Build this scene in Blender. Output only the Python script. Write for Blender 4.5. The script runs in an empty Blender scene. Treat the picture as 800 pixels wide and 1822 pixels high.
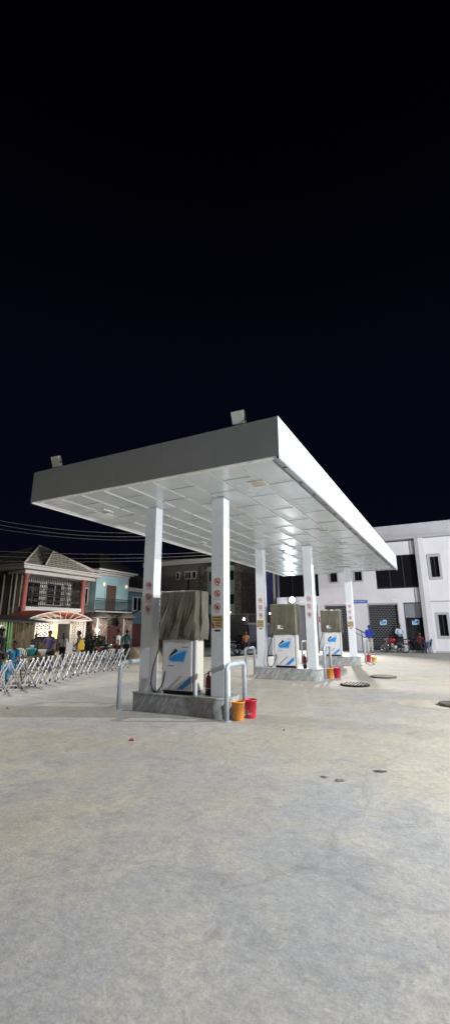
import bpy, math, random
from mathutils import Vector, Matrix, Euler
random.seed(7)
PI = math.pi
scn = bpy.context.scene
COL = scn.collection

# ------------------------------------------------------------------ materials
def new_mat(name):
    m = bpy.data.materials.new(name); m.use_nodes = True
    nt = m.node_tree; b = nt.nodes['Principled BSDF']
    return m, nt, b
def N(nt, typ, **kw):
    n = nt.nodes.new(typ)
    for k, v in kw.items(): setattr(n, k, v)
    return n
def L(nt, a, b): nt.links.new(a, b)
def coords(nt, scale=(1, 1, 1), kind='Object'):
    tc = N(nt, 'ShaderNodeTexCoord'); mp = N(nt, 'ShaderNodeMapping')
    mp.inputs['Scale'].default_value = scale
    L(nt, tc.outputs[kind], mp.inputs['Vector']); return mp.outputs[0]
def mixc(nt, fac, a, b, mode='MIX'):
    n = N(nt, 'ShaderNodeMix', data_type='RGBA', blend_type=mode)
    for sock, v in ((n.inputs[0], fac), (n.inputs[6], a), (n.inputs[7], b)):
        if hasattr(v, 'is_output'): L(nt, v, sock)
        else: sock.default_value = v if not isinstance(v, tuple) or len(v) == 4 else (*v, 1)
    return n.outputs[2]
def noise(nt, vec, scale, detail=5, rough=.55, dist=0):
    n = N(nt, 'ShaderNodeTexNoise'); n.inputs['Scale'].default_value = scale
    n.inputs['Detail'].default_value = detail; n.inputs['Roughness'].default_value = rough
    n.inputs['Distortion'].default_value = dist
    L(nt, vec, n.inputs['Vector']); return n.outputs[0]
def ramp(nt, fac, p0, p1, c0=(0, 0, 0), c1=(1, 1, 1)):
    r = N(nt, 'ShaderNodeValToRGB'); e = r.color_ramp.elements
    e[0].position = p0; e[1].position = p1; e[0].color = (*c0, 1); e[1].color = (*c1, 1)
    L(nt, fac, r.inputs[0]); return r.outputs[0]
def bump(nt, b, h, strength, dist=.01):
    n = N(nt, 'ShaderNodeBump'); n.inputs['Strength'].default_value = strength
    n.inputs['Distance'].default_value = dist
    L(nt, h, n.inputs['Height']); L(nt, n.outputs[0], b.inputs['Normal'])
def paint(name, col, rough=.5, metal=0, var=.12, scale=6, bs=.1, spec=.5):
    """a painted / plastic / plaster surface with slight uneven wear"""
    m, nt, b = new_mat(name); v = coords(nt)
    n = noise(nt, v, scale, 6); f = ramp(nt, n, .3, .75)
    dark = tuple(c * (1 - var * 2) for c in col)
    L(nt, mixc(nt, f, (*dark, 1), (*col, 1)), b.inputs['Base Color'])
    b.inputs['Roughness'].default_value = rough; b.inputs['Metallic'].default_value = metal
    b.inputs['Specular IOR Level'].default_value = spec
    if bs: bump(nt, b, noise(nt, v, scale * 8, 4), bs)
    return m
def glow(name, col, s):
    m, nt, b = new_mat(name)
    b.inputs['Base Color'].default_value = (*col, 1); b.inputs['Emission Color'].default_value = (*col, 1)
    b.inputs['Emission Strength'].default_value = s; return m
def stone(name, c0, c1, mortar, scale):
    m, nt, b = new_mat(name); v = coords(nt)
    vo = N(nt, 'ShaderNodeTexVoronoi'); vo.inputs['Scale'].default_value = scale; L(nt, v, vo.inputs['Vector'])
    ve = N(nt, 'ShaderNodeTexVoronoi', feature='DISTANCE_TO_EDGE'); ve.inputs['Scale'].default_value = scale; L(nt, v, ve.inputs['Vector'])
    sep = N(nt, 'ShaderNodeSeparateColor'); L(nt, vo.outputs['Color'], sep.inputs[0])
    c = mixc(nt, sep.outputs[0], (*c0, 1), (*c1, 1)); e = ramp(nt, ve.outputs[0], .03, .09)
    L(nt, mixc(nt, e, (*mortar, 1), c), b.inputs['Base Color']); bump(nt, b, e, .6, .03)
    b.inputs['Roughness'].default_value = .85; return m

def mul(nt, a, k):
    n = N(nt, 'ShaderNodeMath', operation='MULTIPLY'); L(nt, a, n.inputs[0])
    if hasattr(k, 'is_output'): L(nt, k, n.inputs[1])
    else: n.inputs[1].default_value = k
    return n.outputs[0]
def ground_mat(name, warm, grey, pale):
    """power-floated, dusty forecourt concrete: patchy tone, smears, trowel arcs, grit"""
    m, nt, b = new_mat(name); v = coords(nt)
    c = mixc(nt, ramp(nt, noise(nt, v, .21, 6, .6, .5), .44, .58), (*warm, 1), (*grey, 1))
    dust = ramp(nt, noise(nt, v, 1.1, 9, .72, .9), .47, .66)
    c = mixc(nt, mul(nt, dust, .65), c, (*pale, 1))
    # blue grey smudges of a hand's size to a metre
    for sc, p0, p1, k in ((2.4, .51, .64, .6), (6.5, .53, .66, .5)):
        f = mul(nt, ramp(nt, noise(nt, v, sc, 8, .74, 1.0), p0, p1), k)
        c = mixc(nt, f, c, tuple(x * y for x, y in zip(grey, (.74, .745, .78))))
    # light scrape marks in arcs
    wv = N(nt, 'ShaderNodeTexWave', wave_type='RINGS', rings_direction='Z'); wv.inputs['Scale'].default_value = 1.1; wv.inputs['Distortion'].default_value = 9; wv.inputs['Detail'].default_value = 6; wv.inputs['Detail Scale'].default_value = 1.3; wv.inputs['Detail Roughness'].default_value = .75
    L(nt, v, wv.inputs['Vector'])
    arcs = mul(nt, ramp(nt, wv.outputs['Fac'], .60, .95), mul(nt, ramp(nt, noise(nt, v, .55, 4), .50, .64), .12))
    c = mixc(nt, arcs, c, tuple(min(1, x * 1.18) for x in pale))
    for sc, lo, hi in ((14, .86, 1.08), (48, .84, 1.08), (150, .88, 1.06)):
        c = mixc(nt, 1.0, c, ramp(nt, noise(nt, v, sc, 4, .7), .34, .66, (lo,) * 3, (hi,) * 3), 'MULTIPLY')
    # a few hairline cracks
    ve = N(nt, 'ShaderNodeTexVoronoi', feature='DISTANCE_TO_EDGE'); ve.inputs['Scale'].default_value = .13
    wa = N(nt, 'ShaderNodeVectorMath', operation='ADD'); nn = N(nt, 'ShaderNodeTexNoise'); nn.inputs['Scale'].default_value = 1.2; nn.inputs['Detail'].default_value = 7
    L(nt, v, nn.inputs['Vector']); L(nt, v, wa.inputs[0]); L(nt, nn.outputs['Color'], wa.inputs[1]); L(nt, wa.outputs[0], ve.inputs['Vector'])
    c = mixc(nt, .28, c, ramp(nt, ve.outputs[0], .0003, .0014, (.55, .53, .5), (1, 1, 1)), 'MULTIPLY')
    L(nt, c, b.inputs['Base Color'])
    b.inputs['Roughness'].default_value = .78; b.inputs['Specular IOR Level'].default_value = .35
    h = N(nt, 'ShaderNodeMath', operation='ADD'); L(nt, noise(nt, v, 30, 6, .72), h.inputs[0]); L(nt, mul(nt, noise(nt, v, 3.2, 7, .7, .6), .9), h.inputs[1])
    bump(nt, b, h.outputs[0], .32, .018)
    return m

M = {}
M['concrete'] = ground_mat('forecourt_concrete', (.405, .362, .295), (.36, .35, .342), (.495, .448, .36))
M['street'] = ground_mat('street_dirt', (.36, .31, .235), (.32, .30, .25), (.44, .39, .30))
M['asphalt'] = paint('dark_asphalt', (.022, .020, .020), .95, bs=.3)  # asphalt kept near-black, its colour also standing in for the unlit street
M['apron'] = paint('pale_apron_concrete', (.48, .43, .335), .85, var=.16, scale=3, bs=.3)
M['stain'] = paint('oil_stain', (.06, .06, .06), .6)
M['leaf'] = paint('dry_leaf', (.22, .17, .12), .9, scale=30)
M['white'] = paint('white_wall_paint', (.72, .70, .745), .6, var=.06, scale=.9, bs=.05)
M['parapet'] = paint('pale_grey_parapet', (.52, .51, .54), .6, var=.06, scale=1.2)
M['grey_trim'] = paint('grey_trim_paint', (.42, .42, .45), .6, var=.05)
M['pole_conc'] = paint('pole_concrete', (.42, .40, .36), .85, var=.15, scale=4)
M['glass'] = paint('dark_window_glass', (.010, .010, .014), .06, var=0, bs=0)
M['dark_in'] = paint('dark_interior', (.035, .033, .035), .8)
M['slate'] = paint('slate_panel', (.22, .23, .26), .35, var=.06)
M['steel_dark'] = paint('dark_steel', (.05, .05, .052), .45, .4)
M['shade_black'] = paint('painted_shade_black', (.012, .011, .014), .95)  # near-black colour stands in for darkness: unlit yard wall, recess under the grate
M['aptmark'] = paint('faded_print', (.24, .23, .19), .8, var=.2, scale=30)
M['grille_iron'] = paint('grille_iron', (.06, .055, .055), .35, .5)
M['black'] = paint('black_rubber', (.012, .012, .013), .55, bs=.05)
M['pipe'] = paint('pipe_grey_paint', (.47, .51, .55), .42, .1, var=.12, scale=9)
M['galv'] = paint('galvanised_steel', (.38, .38, .41), .4, .35, var=.12, scale=10)
M['cream_plaster'] = paint('cream_plaster', (.42, .36, .29), .85, var=.12, scale=1.5, bs=.3)
M['side_plaster'] = paint('dark_cream_plaster', (.22, .19, .155), .9, var=.18, scale=1.2, bs=.3)  # cream plaster hue at a darker tone
M['pink'] = paint('pink_plaster', (.62, .42, .36), .8, var=.08)
M['redcol'] = paint('red_column_paint', (.44, .13, .11), .7, var=.12)
M['sky_blue'] = paint('sky_blue_plaster', (.42, .62, .66), .8, var=.05, scale=1.2)
M['dull_blue'] = paint('dull_blue_plaster', (.16, .26, .34), .85, var=.08, scale=1.2)
M['cornice'] = paint('white_cornice', (.62, .58, .56), .7, var=.08)
M['brown'] = paint('brown_door', (.13, .08, .055), .5)
M['maroon'] = paint('maroon_metal', (.09, .028, .03), .5)
M['stonewall'] = stone('crazy_paving_stone', (.10, .07, .06), (.32, .26, .22), (.42, .38, .33), 3.2)
M['stonepier'] = stone('pier_stone', (.13, .09, .075), (.42, .32, .27), (.10, .08, .07), 7)
M['aptstone'] = paint('grey_brown_render', (.17, .16, .14), .9, var=.14, scale=.8)
M['quoin'] = stone('quoin_stone', (.07, .06, .055), (.20, .18, .14), (.04, .04, .04), 3.6)
M['mint'] = paint('mint_render', (.26, .34, .29), .9, var=.08)
M['indigo'] = paint('indigo_render', (.085, .095, .34), .9, var=.1, scale=.5)
M['roofdark'] = paint('dark_roof_sheet', (.035, .032, .035), .7)
M['red'] = paint('red_plastic', (.62, .03, .06), .4, var=.05)
M['orange'] = paint('orange_plastic', (.80, .29, .05), .45, var=.10, scale=25)
M['yellow'] = paint('yellow_plastic', (.82, .55, .05), .5, var=.05)
M['ext_red'] = paint('extinguisher_red', (.22, .012, .025), .3, var=.05)
M['cab'] = paint('dispenser_white_enamel', (.74, .73, .76), .35, var=.03)
M['logo_blue'] = paint('logo_blue', (.03, .27, .72), .4, var=.05)
M['logo_light'] = paint('logo_pale_blue', (.38, .60, .85), .4, var=.03)
M['ink'] = paint('dark_ink', (.03, .03, .05), .5, var=0, bs=0)
M['sign_red'] = paint('sign_red', (.50, .05, .07), .5, var=.05)
M['sign_white'] = paint('sign_white', (.78, .74, .75), .5, var=.05)
M['sign_blue'] = paint('sign_blue', (.02, .12, .48), .4, var=.05)
M['notice'] = paint('faded_yellow_notice', (.52, .42, .20), .6, var=.12, scale=20)
M['plateface'] = paint('floodlight_glass', (.80, .80, .76), .35, var=.05)
M['cream_lens'] = paint('cream_lens', (.83, .80, .66), .3, var=.03)
M['bulb'] = glow('lit_bulb_white', (1, .97, .93), 60)
M['bulb_dim'] = glow('lit_bulb_far', (1, .93, .85), 22)
M['bigbulb'] = glow('lit_floodlight', (.72, .86, 1), 300)
M['warmlit'] = glow('lit_doorway_warm', (1, .72, .30), 1.2)
M['wallglobe'] = glow('wall_globe_lens', (1, .93, .75), .55)
M['white_plastic'] = paint('white_plastic', (.75, .72, .64), .45, var=.05)
M['teal_p'] = paint('teal_plastic', (.03, .27, .30), .4)
M['blue_p'] = paint('blue_chair_plastic', (.05, .10, .26), .45)
M['sand'] = paint('sand_heap', (.30, .23, .15), .95, var=.2, scale=8, bs=.8)
M['bush'] = paint('shrub_leaf', (.035, .055, .025), .6, var=.3, scale=20)
M['chrome'] = paint('bright_metal', (.65, .65, .66), .22, .9, var=.05)
M['enginegrey'] = paint('engine_alloy', (.45, .44, .42), .4, .6)
M['tankred'] = paint('tank_red', (.40, .015, .03), .2, var=.03, bs=0)
M['tankdark'] = paint('tank_dark', (.015, .02, .03), .25, var=.03, bs=0)
M['navy'] = paint('darkened_navy_body', (.010, .012, .030), .85, var=.05)  # navy darkened in the colour so the tricycle reads as unlit
M['greenbar'] = paint('green_painted_bar', (.10, .34, .09), .55)
M['greensheet'] = paint('green_sheet', (.20, .55, .16), .6, var=.2, scale=5)
M['oldwood'] = paint('old_wood', (.22, .17, .11), .9, var=.25, scale=10)
M['lattice'] = paint('white_lattice', (.78, .74, .68), .6, var=.05)
M['redsheet'] = paint('red_roof_sheet', (.38, .10, .07), .6, var=.15)
M['cable'] = paint('aluminium_cable', (.15, .135, .125), .5, .2)
M['grate'] = paint('worn_iron_grate', (.30, .265, .23), .7, .2, var=.2, scale=12)
M['rust'] = paint('rusty_iron', (.16, .13, .11), .75, .3, var=.25, scale=12)

# glossy aluminium composite cladding of the canopy
def acp(name, col, rough, wave):
    m, nt, b = new_mat(name); v = coords(nt)
    f = ramp(nt, noise(nt, v, .9, 5), .3, .75)
    L(nt, mixc(nt, f, (*[c * .90 for c in col], 1), (*col, 1)), b.inputs['Base Color'])
    r = ramp(nt, noise(nt, v, 1.2, 3), .3, .8, (rough * .9,) * 3, (rough * 1.25,) * 3); L(nt, r, b.inputs['Roughness'])
    b.inputs['Specular IOR Level'].default_value = .6
    bump(nt, b, noise(nt, v, 2.2, 2), wave, .03)
    return m
M['ceil'] = acp('ceiling_panel_aluminium', (.73, .81, .87), .22, .05)
M['ceil_b'] = acp('ceiling_panel_dull', (.70, .78, .84), .26, .05)
M['ceil_c'] = acp('ceiling_panel_bright', (.74, .82, .88), .20, .05)
M['clad'] = acp('fascia_cladding', (.66, .71, .74), .30, .03)
M['colclad'] = acp('column_cladding', (.77, .80, .84), .28, .03)
M['seam'] = paint('bright_seam_trim', (.88, .88, .88), .3, var=.02)

# marble/terrazzo island
def marble():
    m, nt, b = new_mat('grey_marble_tile'); v = coords(nt)
    mp = N(nt, 'ShaderNodeMapping', vector_type='TEXTURE'); mp.inputs['Rotation'].default_value = (0, .65, .2); mp.inputs['Scale'].default_value = (1, 1, 4.5)
    L(nt, v, mp.inputs['Vector'])
    a = noise(nt, mp.outputs[0], 9, 8, .68, 1.2)
    c = ramp(nt, a, .28, .74, (.16, .165, .165), (.48, .49, .49))
    vein = ramp(nt, noise(nt, mp.outputs[0], 7, 6, .6, 2.0), .53, .62, (0, 0, 0), (1, 1, 1))
    vm = N(nt, 'ShaderNodeMath', operation='MULTIPLY'); L(nt, vein, vm.inputs[0]); vm.inputs[1].default_value = .45
    c = mixc(nt, vm.outputs[0], c, (.70, .70, .70, 1))
    L(nt, c, b.inputs['Base Color']); b.inputs['Roughness'].default_value = .35; return m
M['marble'] = marble()

# olive tarpaulin
def tarp():
    m, nt, b = new_mat('olive_tarpaulin'); v = coords(nt)
    f = ramp(nt, noise(nt, v, 4, 6, .6), .3, .7)
    L(nt, mixc(nt, f, (.075, .068, .046, 1), (.135, .122, .082, 1)), b.inputs['Base Color'])
    b.inputs['Roughness'].default_value = .55; b.inputs['Sheen Weight'].default_value = .3
    bump(nt, b, noise(nt, v, 60, 3), .15, .004); return m
M['tarp'] = tarp()
# profiled roof tiles
def tiles():
    m, nt, b = new_mat('step_tile_roof'); v = coords(nt, kind='Object')
    br = N(nt, 'ShaderNodeTexBrick'); br.inputs['Scale'].default_value = 1.25; br.inputs['Mortar Size'].default_value = .05
    mp = N(nt, 'ShaderNodeMapping'); mp.inputs['Rotation'].default_value = (0, PI / 2, PI / 2)
    L(nt, v, mp.inputs['Vector']); L(nt, mp.outputs[0], br.inputs['Vector'])
    br.inputs['Color1'].default_value = (.20, .18, .145, 1); br.inputs['Color2'].default_value = (.15, .135, .11, 1)
    br.inputs['Mortar'].default_value = (.50, .46, .38, 1)
    L(nt, br.outputs['Color'], b.inputs['Base Color']); b.inputs['Roughness'].default_value = .6
    bump(nt, b, br.outputs['Fac'], .5, .03); return m
M['tiles'] = tiles()

def cloth(name, col, var=.15, scale=25): return paint(name, col, .9, var=var, scale=scale, bs=.2)
SKIN = [paint('brown_skin_%d' % i, c, .55, var=.05, bs=0) for i, c in enumerate([(.105, .055, .035), (.075, .038, .025), (.14, .075, .048)])]
HAIR = paint('black_hair', (.01, .009, .009), .9, scale=60, bs=.5)

# ------------------------------------------------------------------ mesh builder
class MB:
    def __init__(s): s.v = []; s.f = []; s.mi = []; s.sm = []
    def add(s, vs, fs, mi=0, smooth=False):
        o = len(s.v); s.v += [tuple(v) for v in vs]
        for f in fs: s.f.append(tuple(i + o for i in f)); s.mi.append(mi); s.sm.append(smooth)
    def box(s, x0, y0, z0, x1, y1, z1, mi=0):
        s.add([(x, y, z) for z in (z0, z1) for y in (y0, y1) for x in (x0, x1)],
              [(0, 2, 3, 1), (4, 5, 7, 6), (0, 1, 5, 4), (2, 6, 7, 3), (0, 4, 6, 2), (1, 3, 7, 5)], mi); return s
    def obox(s, mat, sx, sy, sz, mi=0):
        s.add([mat @ Vector((x * sx / 2, y * sy / 2, z * sz / 2)) for z in (-1, 1) for y in (-1, 1) for x in (-1, 1)],
              [(0, 2, 3, 1), (4, 5, 7, 6), (0, 1, 5, 4), (2, 6, 7, 3), (0, 4, 6, 2), (1, 3, 7, 5)], mi); return s
    def tube(s, pts, r, n=10, mi=0, closed=False, smooth=True):
        pts = [Vector(p) for p in pts]; k = len(pts)
        rs = r if isinstance(r, (list, tuple)) else [r] * k
        vs = []; up = Vector((0, 0, 1)); prev = None
        for i, p in enumerate(pts):
            a = pts[(i - 1) % k] if (closed or i) else p; b = pts[(i + 1) % k] if (closed or i < k - 1) else p
            t = (b - a).normalized() if (b - a).length > 1e-9 else Vector((0, 0, 1))
            if prev is None:
                x = t.cross(up); x = t.cross(Vector((1, 0, 0))) if x.length < 1e-3 else x
            else: x = prev - t * prev.dot(t)
            x.normalize(); prev = x; y = t.cross(x)
            for j in range(n):
                an = 2 * PI * j / n; vs.append(p + (x * math.cos(an) + y * math.sin(an)) * rs[i])
        fs = []
        for i in range(k if closed else k - 1):
            for j in range(n):
                a = i * n + j; b = i * n + (j + 1) % n; c = ((i + 1) % k) * n + (j + 1) % n; d = ((i + 1) % k) * n + j
                fs.append((a, b, c, d))
        if not closed: fs += [tuple(range(n))[::-1], tuple((k - 1) * n + j for j in range(n))]
        s.add(vs, fs, mi, smooth); return s
    def lathe(s, prof, cx=0, cy=0, n=24, mi=0, smooth=True, mat=None):
        vs = []; 
        for r, z in prof:
            for j in range(n):
                a = 2 * PI * j / n; v = Vector((cx + r * math.cos(a), cy + r * math.sin(a), z))
                vs.append(mat @ v if mat else v)
        fs = [(i * n + j, i * n + (j + 1) % n, (i + 1) * n + (j + 1) % n, (i + 1) * n + j) for i in range(len(prof) - 1) for j in range(n)]
        s.add(vs, fs, mi, smooth); return s
    def prism(s, poly, mat, depth, mi=0):
        """poly in local xy, extruded along local z by depth, placed by mat"""
        n = len(poly); vs = [mat @ Vector((x, y, 0)) for x, y in poly] + [mat @ Vector((x, y, depth)) for x, y in poly]
        s.add(vs, [tuple(range(n))[::-1], tuple(range(n, 2 * n))] + [(i, (i + 1) % n, n + (i + 1) % n, n + i) for i in range(n)], mi); return s
    def quad(s, a, b, c, d, mi=0): s.add([a, b, c, d], [(0, 1, 2, 3)], mi); return s
    def mesh(s, name, mats):
        me = bpy.data.meshes.new(name); me.from_pydata([tuple(v) for v in s.v], [], s.f)
        for m in (mats if isinstance(mats, (list, tuple)) else [mats]): me.materials.append(M[m] if isinstance(m, str) else m)
        me.polygons.foreach_set('material_index', s.mi); me.polygons.foreach_set('use_smooth', s.sm); me.update(); return me
    def build(s, name, mats, parent=None, bevel=0, label=None):
        o = bpy.data.objects.new(name, s.mesh(name, mats)); COL.objects.link(o)
        if parent is not None: o.parent = parent
        if bevel:
            b = o.modifiers.new('bevel', 'BEVEL'); b.width = bevel; b.segments = 2; b.limit_method = 'ANGLE'
        if label: o['label'] = label
        return o
def tag(o, label, cat, group=None, kind=None):
    o['label'] = label; o['category'] = cat
    if group: o['group'] = group
    if kind: o['kind'] = kind
    return o
def thing(name, label, cat, loc=(0, 0, 0), rz=0, group=None):
    o = bpy.data.objects.new(name, None); COL.objects.link(o); o.location = loc; o.rotation_euler = (0, 0, rz)
    return tag(o, label, cat, group)
def struct(o): o['kind'] = 'structure'; return o
KIDS = {}
def children(o): return [c for c in bpy.data.objects if c.parent == o]
def dup(o, label=None, loc=None, parent=None, rz=None):
    c = o.copy(); COL.objects.link(c)
    if parent is not None: c.parent = parent
    if loc is not None: c.location = loc
    if rz is not None: c.rotation_euler = (0, 0, rz)
    if label: c['label'] = label
    for ch in children(o): dup(ch, parent=c)
    return c
def text_mesh(txt, size, align='CENTER'):
    cu = bpy.data.curves.new('t', 'FONT'); cu.body = txt; cu.size = size; cu.align_x = align; cu.align_y = 'CENTER'; cu.resolution_u = 2
    o = bpy.data.objects.new('t', cu); COL.objects.link(o)
    dg = bpy.context.evaluated_depsgraph_get(); me = bpy.data.meshes.new_from_object(o.evaluated_get(dg))
    vs = [v.co.copy() for v in me.vertices]; fs = [tuple(p.vertices) for p in me.polygons]
    bpy.data.objects.remove(o); bpy.data.curves.remove(cu); bpy.data.meshes.remove(me); return vs, fs
def add_text(mb, txt, size, mat, mi):
    vs, fs = text_mesh(txt, size); mb.add([mat @ v for v in vs], fs, mi)
def face_mat(x, y, z, dirn='-Y'):
    """local x right, local y up, local z out of the face"""
    if dirn == '-Y': R = Matrix(((1, 0, 0), (0, 0, -1), (0, 1, 0)))
    elif dirn == '+X': R = Matrix(((0, 0, 1), (1, 0, 0), (0, 1, 0)))
    return Matrix.Translation((x, y, z)) @ R.to_4x4()
def disc(mb, mat, r, z0, dz, n=24, mi=0): mb.prism([(r * math.cos(2 * PI * k / n), r * math.sin(2 * PI * k / n)) for k in range(n)], mat @ Matrix.Translation((0, 0, z0)), dz, mi)
def ring(mb, mat, r0, r1, z0, dz, n=28, mi=0):
    vs = []; 
    for z in (z0, z0 + dz):
        for r in (r0, r1): vs += [mat @ Vector((r * math.cos(2 * PI * k / n), r * math.sin(2 * PI * k / n), z)) for k in range(n)]
    fs = []
    for k in range(n):
        j = (k + 1) % n
        fs += [(2 * n + k, 3 * n + k, 3 * n + j, 2 * n + j), (n + k, n + j, 3 * n + j, 3 * n + k), (k, 2 * n + k, 2 * n + j, j)]
    mb.add(vs, fs, mi)

# ------------------------------------------------------------------ setting
g = MB(); g.add([(-220, -80, -.004), (160, -80, -.004), (160, 260, -.004), (-220, 260, -.004)], [(0, 1, 2, 3)])
struct(g.build('ground', 'street'))
f = MB(); poly = [(-8.3, -12), (26, -12), (26, 26.8), (-9.6, 26.8), (-9.2, 19.1), (-11.1, 14.0), (-11.0, 8.8), (-10.4, 5), (-9.4, .5)]
f.add([(x, y, 0) for x, y in poly], [tuple(range(len(poly)))])
struct(f.build('forecourt', 'concrete'))
a = MB(); pa = [(-9.15, 19.3), (-9.6, 26.9), (-9.6, 60), (-45, 60), (-24, 30), (-13.2, 15.6), (-9.9, 17.6)]
a.add([(x, y, .003) for x, y in pa], [tuple(range(len(pa)))])
struct(a.build('road', 'asphalt'))
for i, (cx, cy, rx, ry) in enumerate([(-.30, 7.48, .86, .62), (.12, 10.05, .80, .55), (1.55, 5.1, .74, .60)]):
    p = MB(); n = 36
    p.add([(cx + rx * math.cos(t) * (1 + .07 * math.sin(3 * t + i)), cy + ry * math.sin(t) * (1 + .06 * math.cos(2 * t)), .004) for t in [2 * PI * k / n for k in range(n)]], [tuple(range(n))])
    struct(p.build('pavement_patch', 'apron'))

# ------------------------------------------------------------------ canopy
W, LEN, ZB, ZT = 5.958, 16.762, 4.437, 5.156
can = thing('station_canopy', 'large flat white canopy on six square columns above the fuel pumps', 'canopy', (0, 0, 0))
c = MB(); c.box(-W, .004, ZB, 0, .05, ZT)
for k in range(5): c.box(-W + k * W / 5 + .003, 0, ZB, -W + (k + 1) * W / 5 - .003, .0038, ZT)
c.build('front_fascia', 'clad', can)
c = MB()
for k in range(7):
    y0 = .052 + k * (LEN - .052) / 7; c.box(-.05, y0 + .004, ZB, 0, y0 + (LEN - .052) / 7 - .004, ZT)
c.box(-.06, .052, ZB + .01, -.012, LEN - .06, ZT - .01)
c.build('side_fascia', 'clad', can)
c = MB(); c.box(-W, .052, ZB, -W + .05, LEN, ZT); c.build('side_fascia', 'clad', can)
c = MB(); c.box(-W + .052, LEN - .05, ZB, -.062, LEN, ZT); c.build('rear_fascia', 'clad', can)
c = MB(); c.box(-W + .052, .052, ZT - .12, -.062, LEN - .052, ZT - .06); c.build('roof', 'grey_trim', can)
# ceiling boards: staggered, each very slightly out of level
c = MB(); c.box(-W + .052, .052, ZB + .05, -.062, LEN - .052, ZB + .06, 1)
ends = []; X0, X1 = -W + .16, -.20; nx = 9; bw = (X1 - X0) / nx
for i in range(nx):
    y = .14 - (i % 2) * 1.25 * .5
    while y < LEN - .14:
        ya = max(y, .14); yb = min(y + 1.25, LEN - .14)
        if yb - ya > .05:
            x0 = X0 + i * bw + .004; x1 = X0 + (i + 1) * bw - .004
            q = [random.uniform(-.0035, .0035) for _ in range(4)]; z = ZB + .024
            c.add([(x0, ya + .007, z + q[0]), (x1, ya + .007, z + q[1]), (x1, yb - .007, z + q[2]), (x0, yb - .007, z + q[3])], [(0, 3, 2, 1)], random.choice((0, 0, 2, 3)))
            if yb < LEN - .15: ends.append((x0, x1, yb))
        y += 1.25
for x0, x1, y in ends: c.box(x0 + .02, y - .005, ZB + .017, x1 - .02, y + .005, ZB + .03, 1)
for i in range(1, nx):
    x = X0 + i * bw; y = .14
    while y < LEN - .3:
        l = random.choice([1.25, 2.5, 1.25]); yb = min(y + l, LEN - .14)
        c.box(x - .009, y + .03, ZB + .004, x + .009, yb - .03, ZB + .03, 4)
        y = yb
c.build('ceiling', ['ceil', 'grey_trim', 'ceil_b', 'ceil_c', 'seam'], can)
# perimeter trim and the gutter lip on the two long sides
c = MB()
c.box(-W + .05, .05, ZB - .002, -W + .155, LEN - .05, ZB + .035); c.box(-W + .01, .01, ZB - .022, -W + .06, LEN, ZB - .003)
c.build('edge_trim', 'seam', can)
c = MB(); c.box(-.125, .05, ZB - .006, -.052, LEN - .05, ZB + .035); c.box(-.05, .0, ZB - .045, -.004, LEN, ZB - .003)
for k in range(18): c.box(-.115, .5 + k * .92, ZB - .014, -.03, .53 + k * .92, ZB - .046)
c.build('gutter', 'galv', can)
c = MB(); c.box(-W + .16, .05, ZB + .002, -.13, .13, ZB + .035)
for k in range(12): c.box(-W + .3 + k * .46, .06, ZB - .006, -W + .36 + k * .46, .11, ZB + .0015)
c.build('edge_trim', 'seam', can)
for x, ys in ((-.88, (1.2, 3.6, 6.0, 8.5, 11.5, 13.9, 15.9)), (-5.08, (1.4, 6.06, 8.4, 11.5, 15.2))):
    for y in ys:
        if x == -.88 and y in (3.6, 13.9): continue
        c = MB(); h = .17
        for (a0, b0, a1, b1) in ((-h, -h, h, -h + .035), (-h, h - .035, h, h), (-h, -h + .035, -h + .035, h - .035), (h - .035, -h + .035, h, h - .035)):
            c.box(x + a0, y + b0, ZB - .004, x + a1, y + b1, ZB + .03)
        cl = c.build('ceiling_light', 'seam', can)
        c = MB(); c.box(x - h + .036, y - h + .036, ZB + .008, x + h - .036, y + h - .036, ZB + .03)
        for k in range(3): c.box(x - h + .06, y - .09 + k * .08, ZB + .002, x + h - .06, y - .075 + k * .08, ZB + .0075, 1)
        c.build('lens', ['cream_lens', 'grey_trim'], cl)

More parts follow.
